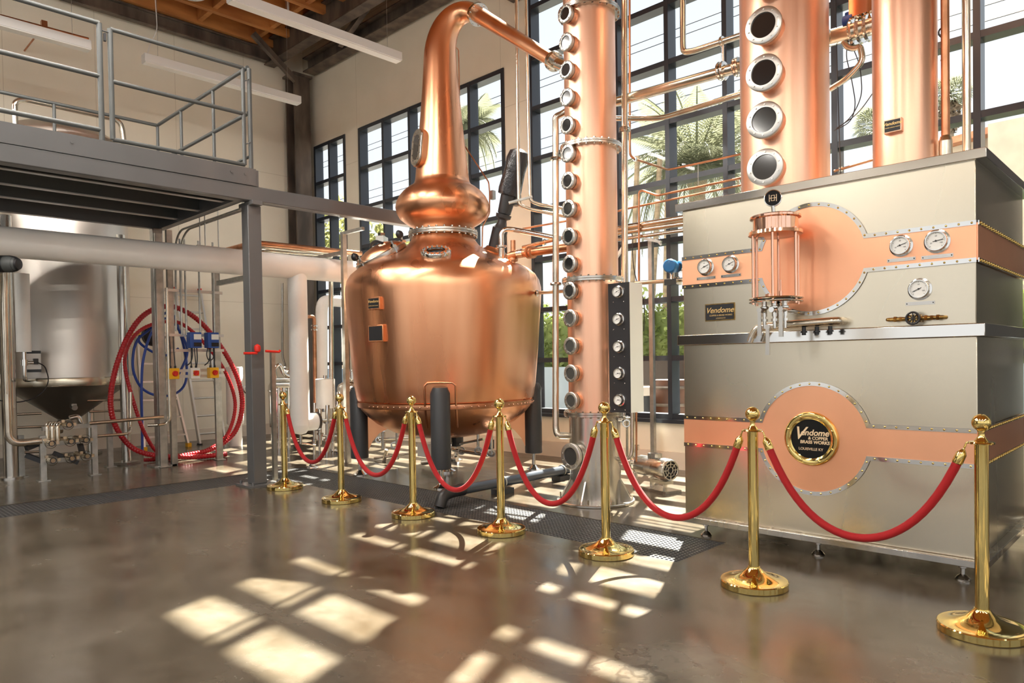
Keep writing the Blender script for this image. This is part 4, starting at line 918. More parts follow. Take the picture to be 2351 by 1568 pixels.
for k,(v,a,b) in enumerate(((982,22,110),(952,22,95),(1040,20,90),(920,200,300),(945,205,300))):
    tag(M().tube([P(a,v,10.7),P(b,v-3,10.7)],.016,n=10).obj('branch_pipe',PIPE_ST),['horizontal steel pipe just left of the valve rack top','higher thin steel pipe behind the tank cone, left side','lowest thin steel pipe behind the valve rack','highest thin steel pipe right of the tank cone','thin steel pipe right of the cone, just over the rack-to-frame pipe'][k],'pipe')
# black actuator at the extreme left, hanging under the white pipe
bm=thing('cylinder_motor',(1.45,7.9,2.2),'black cylindrical motor end poking in at the left edge under the thick white pipe','motor')
c=dep(0,606,6.6);d=(dep(48,606,6.6)-c).normalized()
M().lathe([(0,-.5),(.075,-.5),(.078,0),(.078,.10),(.07,.14),(.05,.175),(0,.19)],c,d,28).obj('motor_body',BLACKM,bm)
M().lathe([(.079,.06),(.079,.12),(.06,.16)],c,d,28,ang=(2.2,4.4)).obj('end_cap',GREYL,bm)
M().tube([dep(-20,632,6.6),dep(25,619,6.6),dep(-20,610,6.7)],.008,n=8).tube([c-d*.3+V((0,0,.05)),V(((c-d*.3).x,(c-d*.3).y,3.06))],.01,n=8).obj('bracket',GALV,bm)
# pipes on the back guard of the mezzanine (tank top lines)
tag(M().tube([P(35,292,10.0),P(33,232,10.0),P(60,230,10.05),P(278,276,10.05),P(285,330,10.05)],.032,bend=.12,n=12).obj('tank_top_pipe',PIPE_ST),'steel pipe arching over the tank top behind the mezzanine rail','pipe')
# ---------------------------------------------------------------- pendant lamps
lamp_fill=mat('lamp_lens',(.8,.8,.78),.5);lb_=lamp_fill.node_tree.nodes['Principled BSDF'];lb_.inputs['Emission Color'].default_value=(1,.95,.88,1);lb_.inputs['Emission Strength'].default_value=LAMP
lampo=mat('lamp_lens_unlit',(.78,.76,.72),.5)
def pendant(x0,x1,y,z,label,lens):
    r=thing('pendant_lamp',((x0+x1)/2,y,z),label,'lamp','linear pendant lamps under the roof')
    M().box((x0,y-.07,z+.012),(x1,y+.07,z+.125)).obj('lamp_housing',LAMPW,r,bev=.004)
    M().box((x0+.01,y-.06,z),(x1-.01,y+.06,z+.012)).obj('lamp_lens',lens,r)
    for x in (x0+.2,x1-.2): M().cyl((x,y,z+.10),(x,y,ZC-.0),.0025,6).obj('suspension_wire',GALV,r)
    M().tube([(x0+.05,y,z+.1),(x0+.1,y,z+.3),(x0+.2,y,z+.5),(x0+.18,y,z+1.0),(x0+.2,y,ZC)],.005,bend=.1,n=6).obj('power_cord',LAMPW,r)
pendant(3.78,6.22,8.13,5.5,'nearest white linear pendant lamp, hanging high left of the still\'s swan neck',lampo)
pendant(3.67,6.05,10.57,5.5,'white linear pendant lamp low over the mezzanine gate, ending at the corner column',lampo)
pendant(.50,2.97,10.42,5.40,'faint white linear pendant lamp at the upper left, over the mezzanine rail',lampo)
for k,(x,y) in enumerate([(-5.5,10.5),(-2.5,10.5),(-5.5,8.2),(-2.5,8.2),(.4,8.2),(-5.5,5.0),(-2.5,5.0),(.4,5.0),(.4,6.6),(-5.5,1.8),(-2.5,1.8),(-5.5,-1.5),(-2.5,-1.5),(-5.5,-4.5),(-2.5,-4.5),(.6,-4.5)]):
    pendant(x,x+2.44,y,5.5,'unseen linear pendant lamp added over the hall as fill light',lamp_fill)  # pendants added out of view to brighten the interior
tag(M().lathe([(0,0),(.2,.01),(.27,.06),(.28,.14),(.2,.17),(0,.17)],onz(440,-10,7.0),n=40).cyl(onz(440,-10,7.0)+V((0,0,.15)),onz(440,-10,7.0)+V((0,0,.4)),.03,10).obj('ceiling_fixture',LAMPW),'round white ceiling fixture cut by the top edge of the photo','light')
tag(M().lathe([(0,0),(.09,.005),(.11,.03),(.11,.06),(0,.06)],V((6.1,10.95,7.0)),n=28).cyl((6.1,10.95,7.05),(6.1,10.95,7.4),.02,10).obj('smoke_detector',LAMPW),'small round white smoke detector under the orange timber roof','smoke detector')
tag(M().lathe([(0,0),(.07,0),(.075,.05),(.05,.13),(0,.15)],(6.47,12.6,7.0),(0,-1,0),20).obj('wall_speaker',BLACKM),'small black device fixed high on the far wall beside the corner column','speaker')
tag(M().tube([P(0,36,11.5),P(203,90,11.5)],.022,n=12).cbox(P(101,59,11.5),(.07,.07,.12)).cyl(P(101,59,11.5),P(101,59,11.5)+V((0,1.1,0)),.012,8).obj('gas_pipe',COPPER_PIPE),'copper-coloured pipe on the upper far wall above the mezzanine rail','pipe')
tag(M().tube([P(570,617,11.6),P(570,650,11.6),P(573,655,11.6),P(585,656,11.6)],.02,bend=.04,n=12).tube([P(570,617,11.6),P(570,585,11.6)+V((0,1.0,0))],.02).obj('gas_pipe',COPPER_PIPE),'short copper pipe elbow seen just left of the grey post under the white pipe','pipe')
# ---------------------------------------------------------------- pipework around the slim column
def pipe(pts,r,mt_,label,bend=None,n=14,name='pipe',group=None,clamps=(),cr=None):
    if not clamps: return tag(M().tube(pts,r,bend=bend,n=n).obj(name,mt_),label,'pipe',group)
    t=thing(name,V(pts[0]),label,'pipe',group)
    M().tube(pts,r,bend=bend,n=n).obj('pipe_run',mt_,t)
    for c,d in clamps:
        M().lathe([(r,-.012),(r*1.5+.004,-.012),(r*1.6+.006,0),(r*1.5+.004,.012),(r,.012)],c,d,20).obj('clamp',STEEL_SH,t)
    return t
a=lambda v:dep(1276,v,6.62)
pipe([V((5.15,4.20,a(262).z+.03)),dep(1290,262,6.60),dep(1275,268,6.6),a(300),a(650),a(985),dep(1280,1000,6.6),V((5.18,4.2,a(1003).z))],.030,PIPE_ST,'steel pipe running down the left of the slim column and bending into its steel base',bend=.09,clamps=[(a(365),(0,0,1)),(a(652),(0,0,1))])
a=lambda v:dep(1434,v,6.75)
pipe([a(-500),a(660)],.031,PIPE_ST,'thick vertical steel pipe just right of the slim column, ending at the gauge panel',clamps=[(a(300),(0,0,1)),(a(296),(0,0,1))])
q=lambda u,v:onx(u,v,6.95)
pipe([dep(1445,-300,7.3),dep(1446,340,7.3),dep(1447,358,7.3),dep(1460,366,7.3),q(1534,390),q(1760,341)],.0115,COPPER_PIPE,'thin copper pipe dropping beside the thick steel pipe, then running along the tall windows',bend=.06,clamps=[(dep(1458,366,7.3),(1,0,0))])
pipe([q(1410,487),q(1445,478),q(1760,413)],.0115,COPPER_PIPE,'lowest thin copper pipe running along the tall windows toward the cabinet')
q7=lambda u,v:onx(u,v,6.9)
pipe([q7(1467,705),q7(1467,440),q7(1475,437),q7(1509,449),q7(1760,396)],.0125,COPPER_PIPE,'thin copper pipe rising before the tall windows and turning along them above the lowest one',bend=.04)
for k,(u,v0,v1) in enumerate(((1603,376,426),(1531,446,461),(1695,410,424))):
    tag(M().cyl(q(u,v0),q(u,v1),.006,8).obj('pipe_hanger',GALV),['thin rod linking the upper and lower copper lines before the tall windows','short rod tying the two low copper lines, just left of the cabinet top','short rod tying the two low copper lines, beside the widest copper column'][k],'pipe hanger')
pipe([q(1915,393),q(2014,364)],.012,COPPER_PIPE,'thin copper pipe seen between the two big columns just above the cabinet',clamps=[(q(1930,388),(0,1,0))])
# brass-coloured vapour pipes along the window side
b5=lambda u,v:onx(u,v,5.75)
pipe([V((5.30,4.05,b5(1410,238).z)),b5(1400,238),b5(1710,150),V((5.3,2.35,b5(1712,150).z))],.047,PIPE_ST,'thickest warm-toned steel pipe between the slim column and the widest column',n=24,bend=.1,clamps=[(b5(1654,164),(0,1,0)),(b5(1662,162),(0,1,0)),(b5(1690,155),(0,1,0)),(b5(1696,153),(0,1,0))])
b6=lambda u,v:onx(u,v,6.0)
pipe([b6(1395,272),dep(1517,272,7.0),b6(1720,210)],.026,PIPE_ST,'steel pipe bending upward behind the thickest one, lower of the three between the columns',bend=.12,n=16)
pipe([b6(1566,-400),b6(1568,100),b6(1569,120),b6(1590,118),b6(1730,72)],.028,PIPE_ST,'steel pipe dropping from the top edge and bending toward the widest column',bend=.1,n=16,clamps=[(b6(1658,96),(0,1,0))])
tag(M().cyl(b6(1659,100),b6(1660,150),.012,10).obj('pipe_strut',STEEL_SH),'short vertical link between the top bent pipe and the thickest pipe','bracket')
# between the two big columns
b55=lambda u,v:onx(u,v,5.55)
pipe([V((5.3,2.1,b55(1905,88).z)),b55(1900,90),b55(2030,52),V((5.3,1.5,b55(2030,52).z))],.06,PIPE_ST,'warm-toned steel manifold pipe joining the widest and the plain copper column',n=24,bend=.05,clamps=[(b55(1958,73),(0,1,0)),(b55(1975,68),(0,1,0)),(b55(1992,63),(0,1,0))])
pipe([b55(1935,92),b55(1945,108),b55(1960,112),b55(1975,106),b55(1982,140),b55(1945,180),b55(1905,205)],.022,PIPE_ST,'hooked steel pipe hanging below the manifold between the two big columns',bend=.05,n=14)
vv=thing('valve_actuator',b55(1950,60),'dark blue valve actuator on the manifold between the two big columns, at the top edge','valve')
M().cyl(b55(1938,52),b55(1958,46),.045,18).cyl(b55(1948,70),b55(1948,30),.025,12).obj('actuator_body',BLUEB,vv)
M().cbox(b55(1978,12),(.05,.16,.14)).obj('copper_box',COPPER_SH,vv)
M().tube([b55(1978,45),b55(1975,30),b55(1985,22),b55(1994,34),b55(1999,50)],.012,bend=.03,n=8).tube([b55(1970,48),b55(1985,38),b55(1997,45)],.01,n=8).obj('coiled_wires',BRASS_D,vv)
for k,pp in enumerate(([(1918,-20),(1922,150),(1925,250),(1930,400)],[(1915,300),(1955,280),(1965,240),(1955,180),(1940,120),(1960,60),(1985,30)],[(1918,298),(1955,270),(1980,220),(1975,150),(1950,90),(1960,40)],[(1920,295),(1970,262),(2010,205)])):
    tag(M().tube([b55(*x) for x in pp],.0035,bend=.08,n=6).obj('cable',BLACKM),['thin black cable hanging straight by the widest column\'s right side','black cable sagging between the two big columns, leftmost loop','black cable sagging between the two big columns, widest loop','black cable passing behind the plain column low between the columns'][k],'cable','cables between the two big columns')
tag(M().ring(onx(2166,75,6.9),(-.7,-.7,0),.04,.007,28,8).tube([onx(2172,70,6.9),onx(2178,30,6.9),onx(2175,-30,6.9)],.004,n=6).tube([onx(2172,85,6.9),onx(2160,140,6.9)],.004,n=6).obj('cable_coil',BLACKM),'small coiled black cable hanging between the two thin riser pipes at right','cable')
# twin conduits dropping beside the still
g2=lambda u,v:dep(u,v,7.6)
pipe([g2(1184,-300),g2(1186,0),g2(1191,455),g2(1192,470),g2(1215,480),g2(1300,497)],.018,PIPE_ST,'left of the twin steel pipes dropping from above right of the swan neck',bend=.08,n=12)
pipe([g2(1206,-300),g2(1208,0),g2(1217,448),g2(1219,462),g2(1240,470),g2(1300,480)],.018,PIPE_ST,'right of the twin steel pipes dropping from above right of the swan neck',bend=.08,n=12)
tag(M().obox(g2(1168,466),g2(1222,452),.05,.02).obj('strut_bracket',GALV),'galvanised strut bracket clamping the twin dropping pipes above the agitator','bracket')
# agitator motor on the still shoulder, leaning
AX0=SC+V((.62,-.62,2.50));AX0=dep(1140,560,8.2);AX1=dep(1192,352,8.0)
am_=thing('agitator',AX0,'black agitator motor with plastic-wrapped housing, leaning on the still\'s right shoulder','motor')
dd=(AX1-AX0);LL=dd.length;dd.normalize();AX0=AX0-dd*.12
M().lathe([(.10,-.05),(.15,.0),(.155,.03),(.12,.05),(.10,.08)],AX0,dd,28).obj('mount_flange',COPPER_PIPE,am_)
M().lathe([(.085,.05),(.09,.30),(.07,.32),(.05,.36),(.05,.40),(.085,.42),(.09,.46)],AX0,dd,28).obj('gear_housing',BLACKL,am_)
M().lathe([(.06,.46),(.075,.47),(.085,.62),(.09,.70)],AX0,dd,28).obj('coupling',BLACKL,am_)
wrap=mat('crinkled_plastic',(.03,.03,.033),.18,0,bump=.9,bs=22)
M().lathe([(.05,.66),(.125,.68),(.132,.74),(.12,.95),(.128,1.08),(.11,1.16),(.06,1.19),(0,1.2)],AX0,dd,36).obj('motor_housing',wrap,am_)
M().cbox(AX0+dd*.62+V((.07,-.07,0)),(.08,.08,.12)).obj('terminal_box',GREYL,am_)
# relief valve and fittings on the shoulder
rv_=thing('shoulder_fitting',dep(1150,600,7.95),'upright steel fitting with pipe bending right off the still\'s right shoulder','fitting')
a1=dep(1151,608,7.9)
M().tube([a1,dep(1151,570,7.9)],.035,n=16).lathe([(.06,0),(.06,.02)],dep(1151,566,7.9)-V((0,0,.01)),n=20).tube([dep(1151,566,7.9),dep(1151,535,7.9),dep(1160,526,7.9),dep(1180,527,7.9),dep(1285,548,7.4)],.028,bend=.07,n=14).obj('steel_elbow',STEEL_SH,rv_)
M().lathe([(.09,0),(.09,.015),(.05,.03),(.05,.06)],a1-V((0,0,.06)),n=24).obj('copper_boss',COPPER_PIPE,rv_)
cv=thing('shoulder_valve',dep(1185,590,7.8),'reddish copper valve on the still\'s right shoulder leading into a wide copper pipe','valve')
M().cyl(dep(1168,588,7.85),dep(1192,582,7.8),.045,18).cyl(dep(1178,610,7.85),dep(1178,552,7.85),.028,14).lathe([(.05,0),(.055,.02),(.05,.04)],dep(1178,600,7.85),n=18).obj('valve_body',COPPER_PIPE,cv)
M().cyl(dep(1190,583,7.8),dep(1203,581,7.75),.05,20).obj('steel_coupling',STEEL_SH,cv)
M().tube([dep(1203,581,7.75),dep(1350,562,7.2)],.045,n=20).lathe([(.045,0),(.068,.01),(.068,.03),(.045,.04)],dep(1212,580,7.72),(dep(1300,568,7.3)-dep(1212,580,7.72)),22).lathe([(.045,0),(.068,.01),(.068,.03),(.045,.04)],dep(1220,579,7.69),(dep(1300,568,7.3)-dep(1220,579,7.69)),22).obj('copper_run',COPPER_PIPE,cv)
pipe([dep(1200,568,8.2),dep(1400,520,7.6)],.02,COPPER_PIPE,'slim copper pipe above the wide copper pipe right of the still',clamps=[(dep(1250,556,8.05),(1,-.4,0))])
pipe([dep(1200,525,8.6),dep(1400,490,8.2)],.011,COPPER_PIPE,'thin copper pipe crossing high between the still and the slim column')
pipe([dep(1220,672,8.0),dep(1240,672,7.8),dep(1300,668,7.0)],.019,STEEL_SH,'thin steel pipe from the still\'s upper right side to the slim column',clamps=[(dep(1232,673,7.85),(1,-.5,0))])
pipe([dep(1030,92,8.2),dep(1053,115,8.6),dep(1056,300,8.6),dep(1060,325,8.6),dep(1122,418,8.3),dep(1124,440,8.3),dep(1124,490,8.3),dep(1108,520,8.3),dep(1107,570,8.3)],.008,COPPER_PIPE,'thin capillary pipe hanging from the swan neck down the still\'s right side',bend=.03,n=8)
tag(M().cbox(dep(1131,448,8.3),(.05,.05,.10)).obj('sensor_box',GALV),'small grey sensor box on the capillary pipe right of the onion bulb','sensor')
# ---------------------------------------------------------------- gauge panel
GX=5.12;y1=onx(1398,800,GX).y;y0=onx(1446,800,GX).y;zb1=zat(GX,y0,948);zt1=zat(GX,y0,647)
gp=thing('gauge_panel',(GX+.05,(y0+y1)/2,zb1),'tall dark panel with five dial gauges, bracketed to the slim column','gauge panel')
M().box((GX,y0,zb1),(GX+.006,y1,zt1)).obj('panel_face',PANELD,gp)
M().box((GX+.006,y0,zb1),(GX+.20,y0+.006,zt1)).obj('panel_side',PANELW,gp)
M().box((GX+.006,y0+.006,zt1-.006),(GX+.20,y1,zt1)).box((GX+.006,y0+.006,zb1),(GX+.20,y1,zb1+.006)).obj('panel_ends',PANELW,gp)
M().box((GX+.05,y1-.03,zb1+.2),(GX+.09,y1+.03,zb1+.26)).box((GX+.05,y1-.03,zt1-.26),(GX+.09,y1+.03,zt1-.2)).obj('panel_bracket',STEEL,gp)
for k,v in enumerate((670,733,796,857,918)):
    c=onx(1421,v,GX);g=gauge(V((GX,(y0+y1)/2-.0,zat(GX,c.y,v))),(-1,0,0),.045,gp,25-6*k)
    for s_ in (-.055,.055): M().lathe([(0,0),(.004,.002)],(GX-.0005,(y0+y1)/2+s_,zat(GX,c.y,v)-.085),(-1,0,0),8).obj('screw',STEEL_SH,gp)
pipe([dep(1452,945,6.35),dep(1452,1035,6.35),dep(1448,1052,6.35),dep(1420,1056,6.45)],.020,PIPE_ST,'steel pipe dropping from the gauge panel and bending into the column base',bend=.06,n=12)
pipe([dep(1461,945,6.5),dep(1461,1060,6.5)],.009,COPPER_PIPE,'thin brown pipe dropping to the pump beside the column base')
vt=thing('base_valve',dep(1435,965,6.45),'cluster of small steel valves below the gauge panel','valve')
m=M().cyl(dep(1418,962,6.4),dep(1446,962,6.4),.02,12)
m.cyl(dep(1440,955,6.42),dep(1440,1070,6.5),.012,10);m.lathe([(.034,-.012),(.034,.012)],dep(1430,962,6.4),(1,-.4,0),16).ring(dep(1438,972,6.35),(-.7,-.6,.1),.03,.006,24,6).cyl(dep(1432,940,6.4),dep(1432,965,6.4),.014,10).cyl(dep(1425,1062,6.5),dep(1455,1062,6.5),.02,12).lathe([(.035,-.015),(.035,.015)],dep(1440,1062,6.5),(0,0,1),16)
m.obj('valve_body',STEEL_SH,vt)
# pump
pc0=V((6.02,3.82,.215));pdir=V((-.32,-.95,0)).normalized()
pmp=thing('pump_motor',(pc0.x,pc0.y,0),'cylindrical steel pump motor with slotted fan cover on the floor right of the column base','pump')
M().lathe([(.0,-.34),(.09,-.34),(.10,-.32),(.10,.02),(.108,.03),(.108,.12),(.10,.135),(.09,.14)],pc0,pdir,36).obj('motor_body',STEEL,pmp)
fc=M().lathe([(0,.13),(.092,.13)],pc0,pdir,36).obj('fan_cover',BLACKM,pmp)
m=M();px,py,_=frame(pdir);cc=pc0+pdir*.136
m.ring(cc,pdir,.09,.008,32,6).ring(cc,pdir,.03,.007,24,6).ring(cc,pdir,.06,.005,28,6)
for i in range(8):
    e=px*cos(PI*i/4)+py*sin(PI*i/4);m.obox(cc+e*.03,cc+e*.09,.010,.006,pdir)
m.obj('fan_grille',STEEL_SH,pmp)
M().cbox(pc0+V((0,0,-.125)),(.10,.22,.03),rz=-.3).cbox(pc0-pdir*.15+V((0,0,-.16)),(.03,.03,.11)).cbox(pc0+pdir*.05+V((0,0,-.16)),(.03,.03,.11)).cbox(pc0+V((0,0,-.205)),(.2,.34,.02),rz=-.3).obj('pump_feet',STEEL,pmp)
M().cbox(pc0-pdir*.1+V((0,0,.115)),(.09,.11,.05),rz=-.3).obj('terminal_box',STEEL,pmp)
M().lathe([(0,-.48),(.05,-.48),(.085,-.46),(.085,-.38),(.05,-.34)],pc0,pdir,28).cyl(pc0-pdir*.42,pc0-pdir*.42+V((0,0,.18)),.028,14).cyl(pc0-pdir*.42+V((0,0,.14)),pc0-pdir*.42+V((0,0,.19)),.045,14).cyl(pc0-pdir*.42+V((0,0,-.05)),pc0-pdir*.42+V((0,0,-.215)),.025,12).obj('pump_head',STEEL_SH,pmp)
# black drain pipe on the floor with elbow over the grating
A=V((6.45,5.36,.13));B=onz(1100,1117,.13);Bq=V((4.62,B.y-.06,.13))
bp2=thing('drain_pipe',(4.5,5.2,0),'black drain pipe lying on low supports with an elbow over the floor grating','pipe')
A=onz(1300,1078,.10);B=onz(1060,1124,.12);
d_=(A-B).normalized();E1_=B-d_*.18
M().tube([A+d_*.5,B],.048,n=20).obj('pipe_run',mat('dark_pvc',(.05,.06,.075),.25,0),bp2)
M().lathe([(.056,-.06),(.056,.02),(.05,.02)],B,d_,22).tube([B,B-d_*.12,E1_-d_*.06+V((0,0,-.02)),V((E1_.x-d_.x*.1,E1_.y-d_.y*.1,.004))],.054,bend=.12,n=20).obj('elbow',BLACKM,bp2)
for t in (.35,.95):
    c=B.lerp(A,t);M().box((c.x-.10,c.y-.06,0),(c.x+.10,c.y+.06,.05)).obj('support_block',BLACKL,bp2);M().ring(c,d_,.054,.008,26,6).cyl(c+V((0,.055,.0)),V((c.x,c.y+.055,.05)),.008,8).obj('pipe_strap',GALV,bp2)
# upright strut, pipes and meter between the slim column and the cabinet
ps=onz(1517,1073,0);ps.x=min(ps.x,7.15)
tag(M().box((ps.x-.025,ps.y-.025,0),(ps.x+.025,ps.y+.025,zat(ps.x,ps.y,548))).box((ps.x-.07,ps.y-.07,0),(ps.x+.07,ps.y+.07,.012)).obj('strut_post',GALV),'slim galvanised post standing on the floor before the tall windows, left of the cabinet','post')
w6=lambda u,v:onx(u,v,6.95)
for k,(v0,v1,r) in enumerate(((521,499,.035),(531,514,.03),(546,529,.022))):
    pipe([w6(1400,v0+7),w6(1640,v1-10)],r,PIPE_ST,['topmost of three steel pipes before the windows just left of the cabinet','middle of three steel pipes before the windows just left of the cabinet','lowest of three steel pipes before the windows just left of the cabinet'][k],group='three pipes left of the cabinet')
tag(M().obox(w6(1410,600),w6(1432,565),.03,.03).obj('pipe_brace',WHITEP),'short pale diagonal brace right of the slim column under the three pipes','bracket')
tag(M().obox(w6(1480,548),w6(1518,556),.03,.03).obox(w6(1505,549),w6(1518,562),.02,.02).obj('wall_bracket',GALV),'short bracket arm at the head of the slim galvanised post','bracket')
pipe([dep(1460,650,6.6),dep(1600,640,6.0)],.019,PIPE_ST,'steel pipe running into the cabinet\'s left side below the blue meter',clamps=[(dep(1555,643,6.2),(1,-.6,0))])
fm=thing('flow_meter',dep(1545,640,6.2),'blue round flow meter head on the pipe at the cabinet\'s left edge','flow meter')
c=dep(1540,611,6.2);M().lathe([(0,-.06),(.05,-.055),(.06,-.04),(.06,.03),(.05,.045),(0,.05)],c,(-.85,-.2,0),28).obj('meter_head',mat('meter_blue',(.01,.12,.32),.3),fm)
M().cyl(c+V((.08,-.02,0)),c+V((.14,-.03,0)),.05,20).cyl(c+V((.02,0,-.05)),dep(1543,642,6.2),.02,12).cbox(dep(1545,648,6.2),(.09,.12,.05)).obj('meter_neck',STEEL_SH,fm)
tag(M().tube([w6(1448,528),w6(1453,545),w6(1452,600),w6(1462,650),w6(1480,690),w6(1478,760)],.006,bend=.2,n=6).obj('cable',BLACKM),'black cable drooping before the windows from the three pipes','cable')
# ---------------------------------------------------------------- equipment behind and under the still
def B0(u,v): return onz(u,v,0)
wp=lambda u,v,y=10.6:ony(u,v,y)
yy=10.3
pipe([wp(738,1010,yy),wp(738,712,yy),wp(742,692,yy),wp(765,690,yy),wp(850,700,yy)],.095,WHITEP,'white jacketed pipe arching over behind the still\'s left flank',bend=.22,n=24)
pipe([wp(762,1030,9.2),wp(760,645,9.2)],.034,PIPE_ST,'vertical steel pipe in front of the white arched pipe')
pipe([wp(700,727,10.0),wp(721,727,10.0),wp(722,760,10.0),wp(725,985,10.0)],.030,COPPER_PIPE,'upright copper pipe with top elbow beside the white arched pipe',bend=.05,clamps=[(wp(722,748,10.0),(0,0,1)),(wp(722,757,10.0),(0,0,1))])
pipe([wp(648,650,12.4),wp(648,820,12.4),wp(655,840,12.4)],.02,GALV,'thin grey conduit on the far wall beside the white drop pipe',bend=.08)
c=B0(750,1037);wc_=thing('filter_vessel',V((c.x,c.y,0)),'short white cylinder vessel on slim steel legs behind the first velvet rope','vessel')
z0=zat(c.x,c.y,937);z1=zat(c.x,c.y,871)
M().lathe([(0,z0),(.14,z0),(.14,z1),(.13,z1+.01),(0,z1+.01)],(c.x,c.y,0),n=32).obj('vessel_jacket',WHITEP,wc_)
M().cyl((c.x,c.y,z1),(c.x,c.y,z1+.06),.03,14).cyl((c.x,c.y,z0-.05),(c.x,c.y,z0),.08,20).obj('vessel_cap',STEEL_SH,wc_)
for a in (.5,2.6,4.7): M().cyl((c.x+.1*cos(a),c.y+.1*sin(a),0),(c.x+.1*cos(a),c.y+.1*sin(a),z0),.018,10).obj('leg',STEEL_SH,wc_)
c=B0(805,1045);c2=V((c.x+.4,c.y+.5,0));ve=thing('steel_vessel',c2,'domed stainless steel vessel half hidden behind the still\'s left leg','vessel')
z0=zat(c2.x,c2.y,965);z1=zat(c2.x,c2.y,890);R_=.24
M().lathe([(0,z0-.08),(.12,z0-.06),(R_,z0),(R_,z1),(.22,z1+.05),(.14,z1+.10),(.07,z1+.13),(.07,z1+.24),(.085,z1+.25),(.085,z1+.27),(0,z1+.27)],c2,n=40).obj('vessel_body',STEEL_SH,ve)
for a in (.3,2.4,4.5): M().cyl(c2+V((.19*cos(a),.19*sin(a),0)),c2+V((.19*cos(a),.19*sin(a),z0+.02)),.02,10).obj('leg',STEEL_SH,ve)
M().lathe([(.05,0),(.055,.02),(.05,.04),(0,.04)],c2+V((-.2,-.16,z1-.05)),(-.7,-.7,0),20).obj('vessel_port',STEEL_SH,ve)
c=V((5.75,10.9,0));v2=thing('steel_vessel',c,'slim steel vessel with round shoulder between the white drop pipe and the copper pipe','vessel')
z1=zat(c.x,c.y,885)
M().lathe([(0,.25),(.15,.28),(.16,.32),(.16,z1),(.13,z1+.06),(.05,z1+.10),(0,z1+.10)],c,n=32).lathe([(.165,z1-.1),(.172,z1-.09),(.172,z1-.07),(.165,z1-.06)],c,n=32).obj('vessel_body',STEEL_SH,v2)
for a in (.3,2.4,4.5): M().cyl(c+V((.12*cos(a),.12*sin(a),0)),c+V((.12*cos(a),.12*sin(a),.3)),.018,10).obj('leg',STEEL_SH,v2)
# filter skid behind the first stanchion
c=V((4.75,9.9,0));fk=thing('filter_skid',c,'steel filter skid with pipes and clamps behind the first brass stanchion','filter')
px=lambda u,v:ony(u,v,9.9)
for u in (640,652,663): M().cyl(px(u,1020)*V((1,1,0)) if False else V((px(u,1000).x,9.9,.0)),px(u,885),.022,12).obj('filter_tube',STEEL_SH,fk)
M().cyl(px(630,884),px(668,884),.045,16).cyl(px(630,872),px(668,872),.035,16).obj('filter_header',STEEL_SH,fk)
M().tube([px(633,870),px(630,845),px(642,835),px(652,860),px(665,865)],.03,bend=.06,n=12).lathe([(.05,0),(.05,.03),(0,.04)],px(655,850),(-.5,-.8,0.2),20).obj('filter_valve',STEEL_SH,fk)
M().obox(px(628,960),px(670,960),.03,.03).obox(px(628,1010),px(670,1010),.03,.03).obj('skid_rail',GALV,fk)
c=onz(612,1110,0);pq=V((3.86,8.35,0));
tag(M().box((3.84,7.42,0),(3.885,7.465,zat(3.86,7.44,806))).obj('strut_post',GALV),'slim pale strut post standing right behind the grey mezzanine post','post')
tag(M().tube([ony(560,811,7.2),ony(590,811,7.2)],.014,n=10).tube([ony(610,806,7.2),ony(641,808,7.2),ony(643,804,7.2)],.014,n=10).lathe([(0,-.05),(.03,-.03),(.035,0),(.03,.03),(0,.05)],ony(591,800,7.2),(0,0,1),16).obj('lever_valve',REDK),'small red levers with black knob on the grey mezzanine post at waist height','lever')
tag(M().tube([ony(585,904,11.9),ony(570,904,11.9),ony(560,895,11.9),ony(560,884,11.9)],.034,bend=.08,n=14).sph(ony(577,886,11.9),.055,16,10).obj('pipe_elbow',STEEL_SH),'curved steel elbow with ball end, low on the far wall left of the grey post','pipe fitting')
tag(M().lathe([(0,0),(.12,.0),(.13,.02),(.13,.9),(.12,.92),(0,.92)],V((4.35,11.5,.35)),n=24).lathe([(.02,-.35),(.02,0)],V((4.42,11.5,.35)),n=10).lathe([(.02,-.35),(.02,0)],V((4.28,11.5,.35)),n=10).obj('white_tank',WHITEP) if False else M().lathe([(0,.35),(.12,.35),(.13,.37),(.13,1.25),(.12,1.27),(0,1.27)],V((5.15,11.2,0)),n=24).lathe([(.1,0),(.1,.36)],V((5.15,11.2,0)),n=16).obj('white_tank',WHITEP),'white slim tank by the far wall, hidden partly by the grey post','tank')
# valve cluster in front of the white cylinder vessel
c=V((5.05,9.0,0));vc=thing('valve_cluster',c,'cluster of bright steel valves and tubes beside the second brass stanchion','valve')
p9=lambda u,v:ony(u,v,9.0)
m=M()
for u,v0,v1,r in ((722,925,1060,.02),(735,940,1020,.025),(752,930,1075,.03),(765,950,1060,.02),(775,900,990,.018),(790,985,1060,.018)):
    a_=p9(u,v0);b_=p9(u,v1);b_.z=max(b_.z,.0);m.cyl(a_,b_,r,12)
    m.lathe([(r*1.9,-.012),(r*1.9,.012)],a_.lerp(b_,.35),(0,0,1),14).lathe([(r*1.9,-.012),(r*1.9,.012)],a_.lerp(b_,.7),(0,0,1),14)
m.cyl(p9(715,965),p9(780,965),.022,12).cyl(p9(740,1000),p9(830,1005),.018,12).cyl(p9(760,1035),p9(860,1040),.02,12)
m.obj('valve_tubes',STEEL_SH,vc)
M().sph(p9(782,1043),.045,14,8).cyl(p9(775,1043),p9(800,1046),.04,12).obj('motor_cap',BLUEB,vc)
tag(M().tube([ony(712,1068,8.0)+V((0,0,0)),ony(735,1078,8.0),ony(800,1062,8.3),ony(870,1050,8.6)],.022,bend=.1,n=12).cyl(ony(708,1078,8.0),ony(728,1080,8.0),.045,16).obj('hose_coupling',STEEL_SH),'steel hose and coupling lying on the floor behind the first rope','hose')
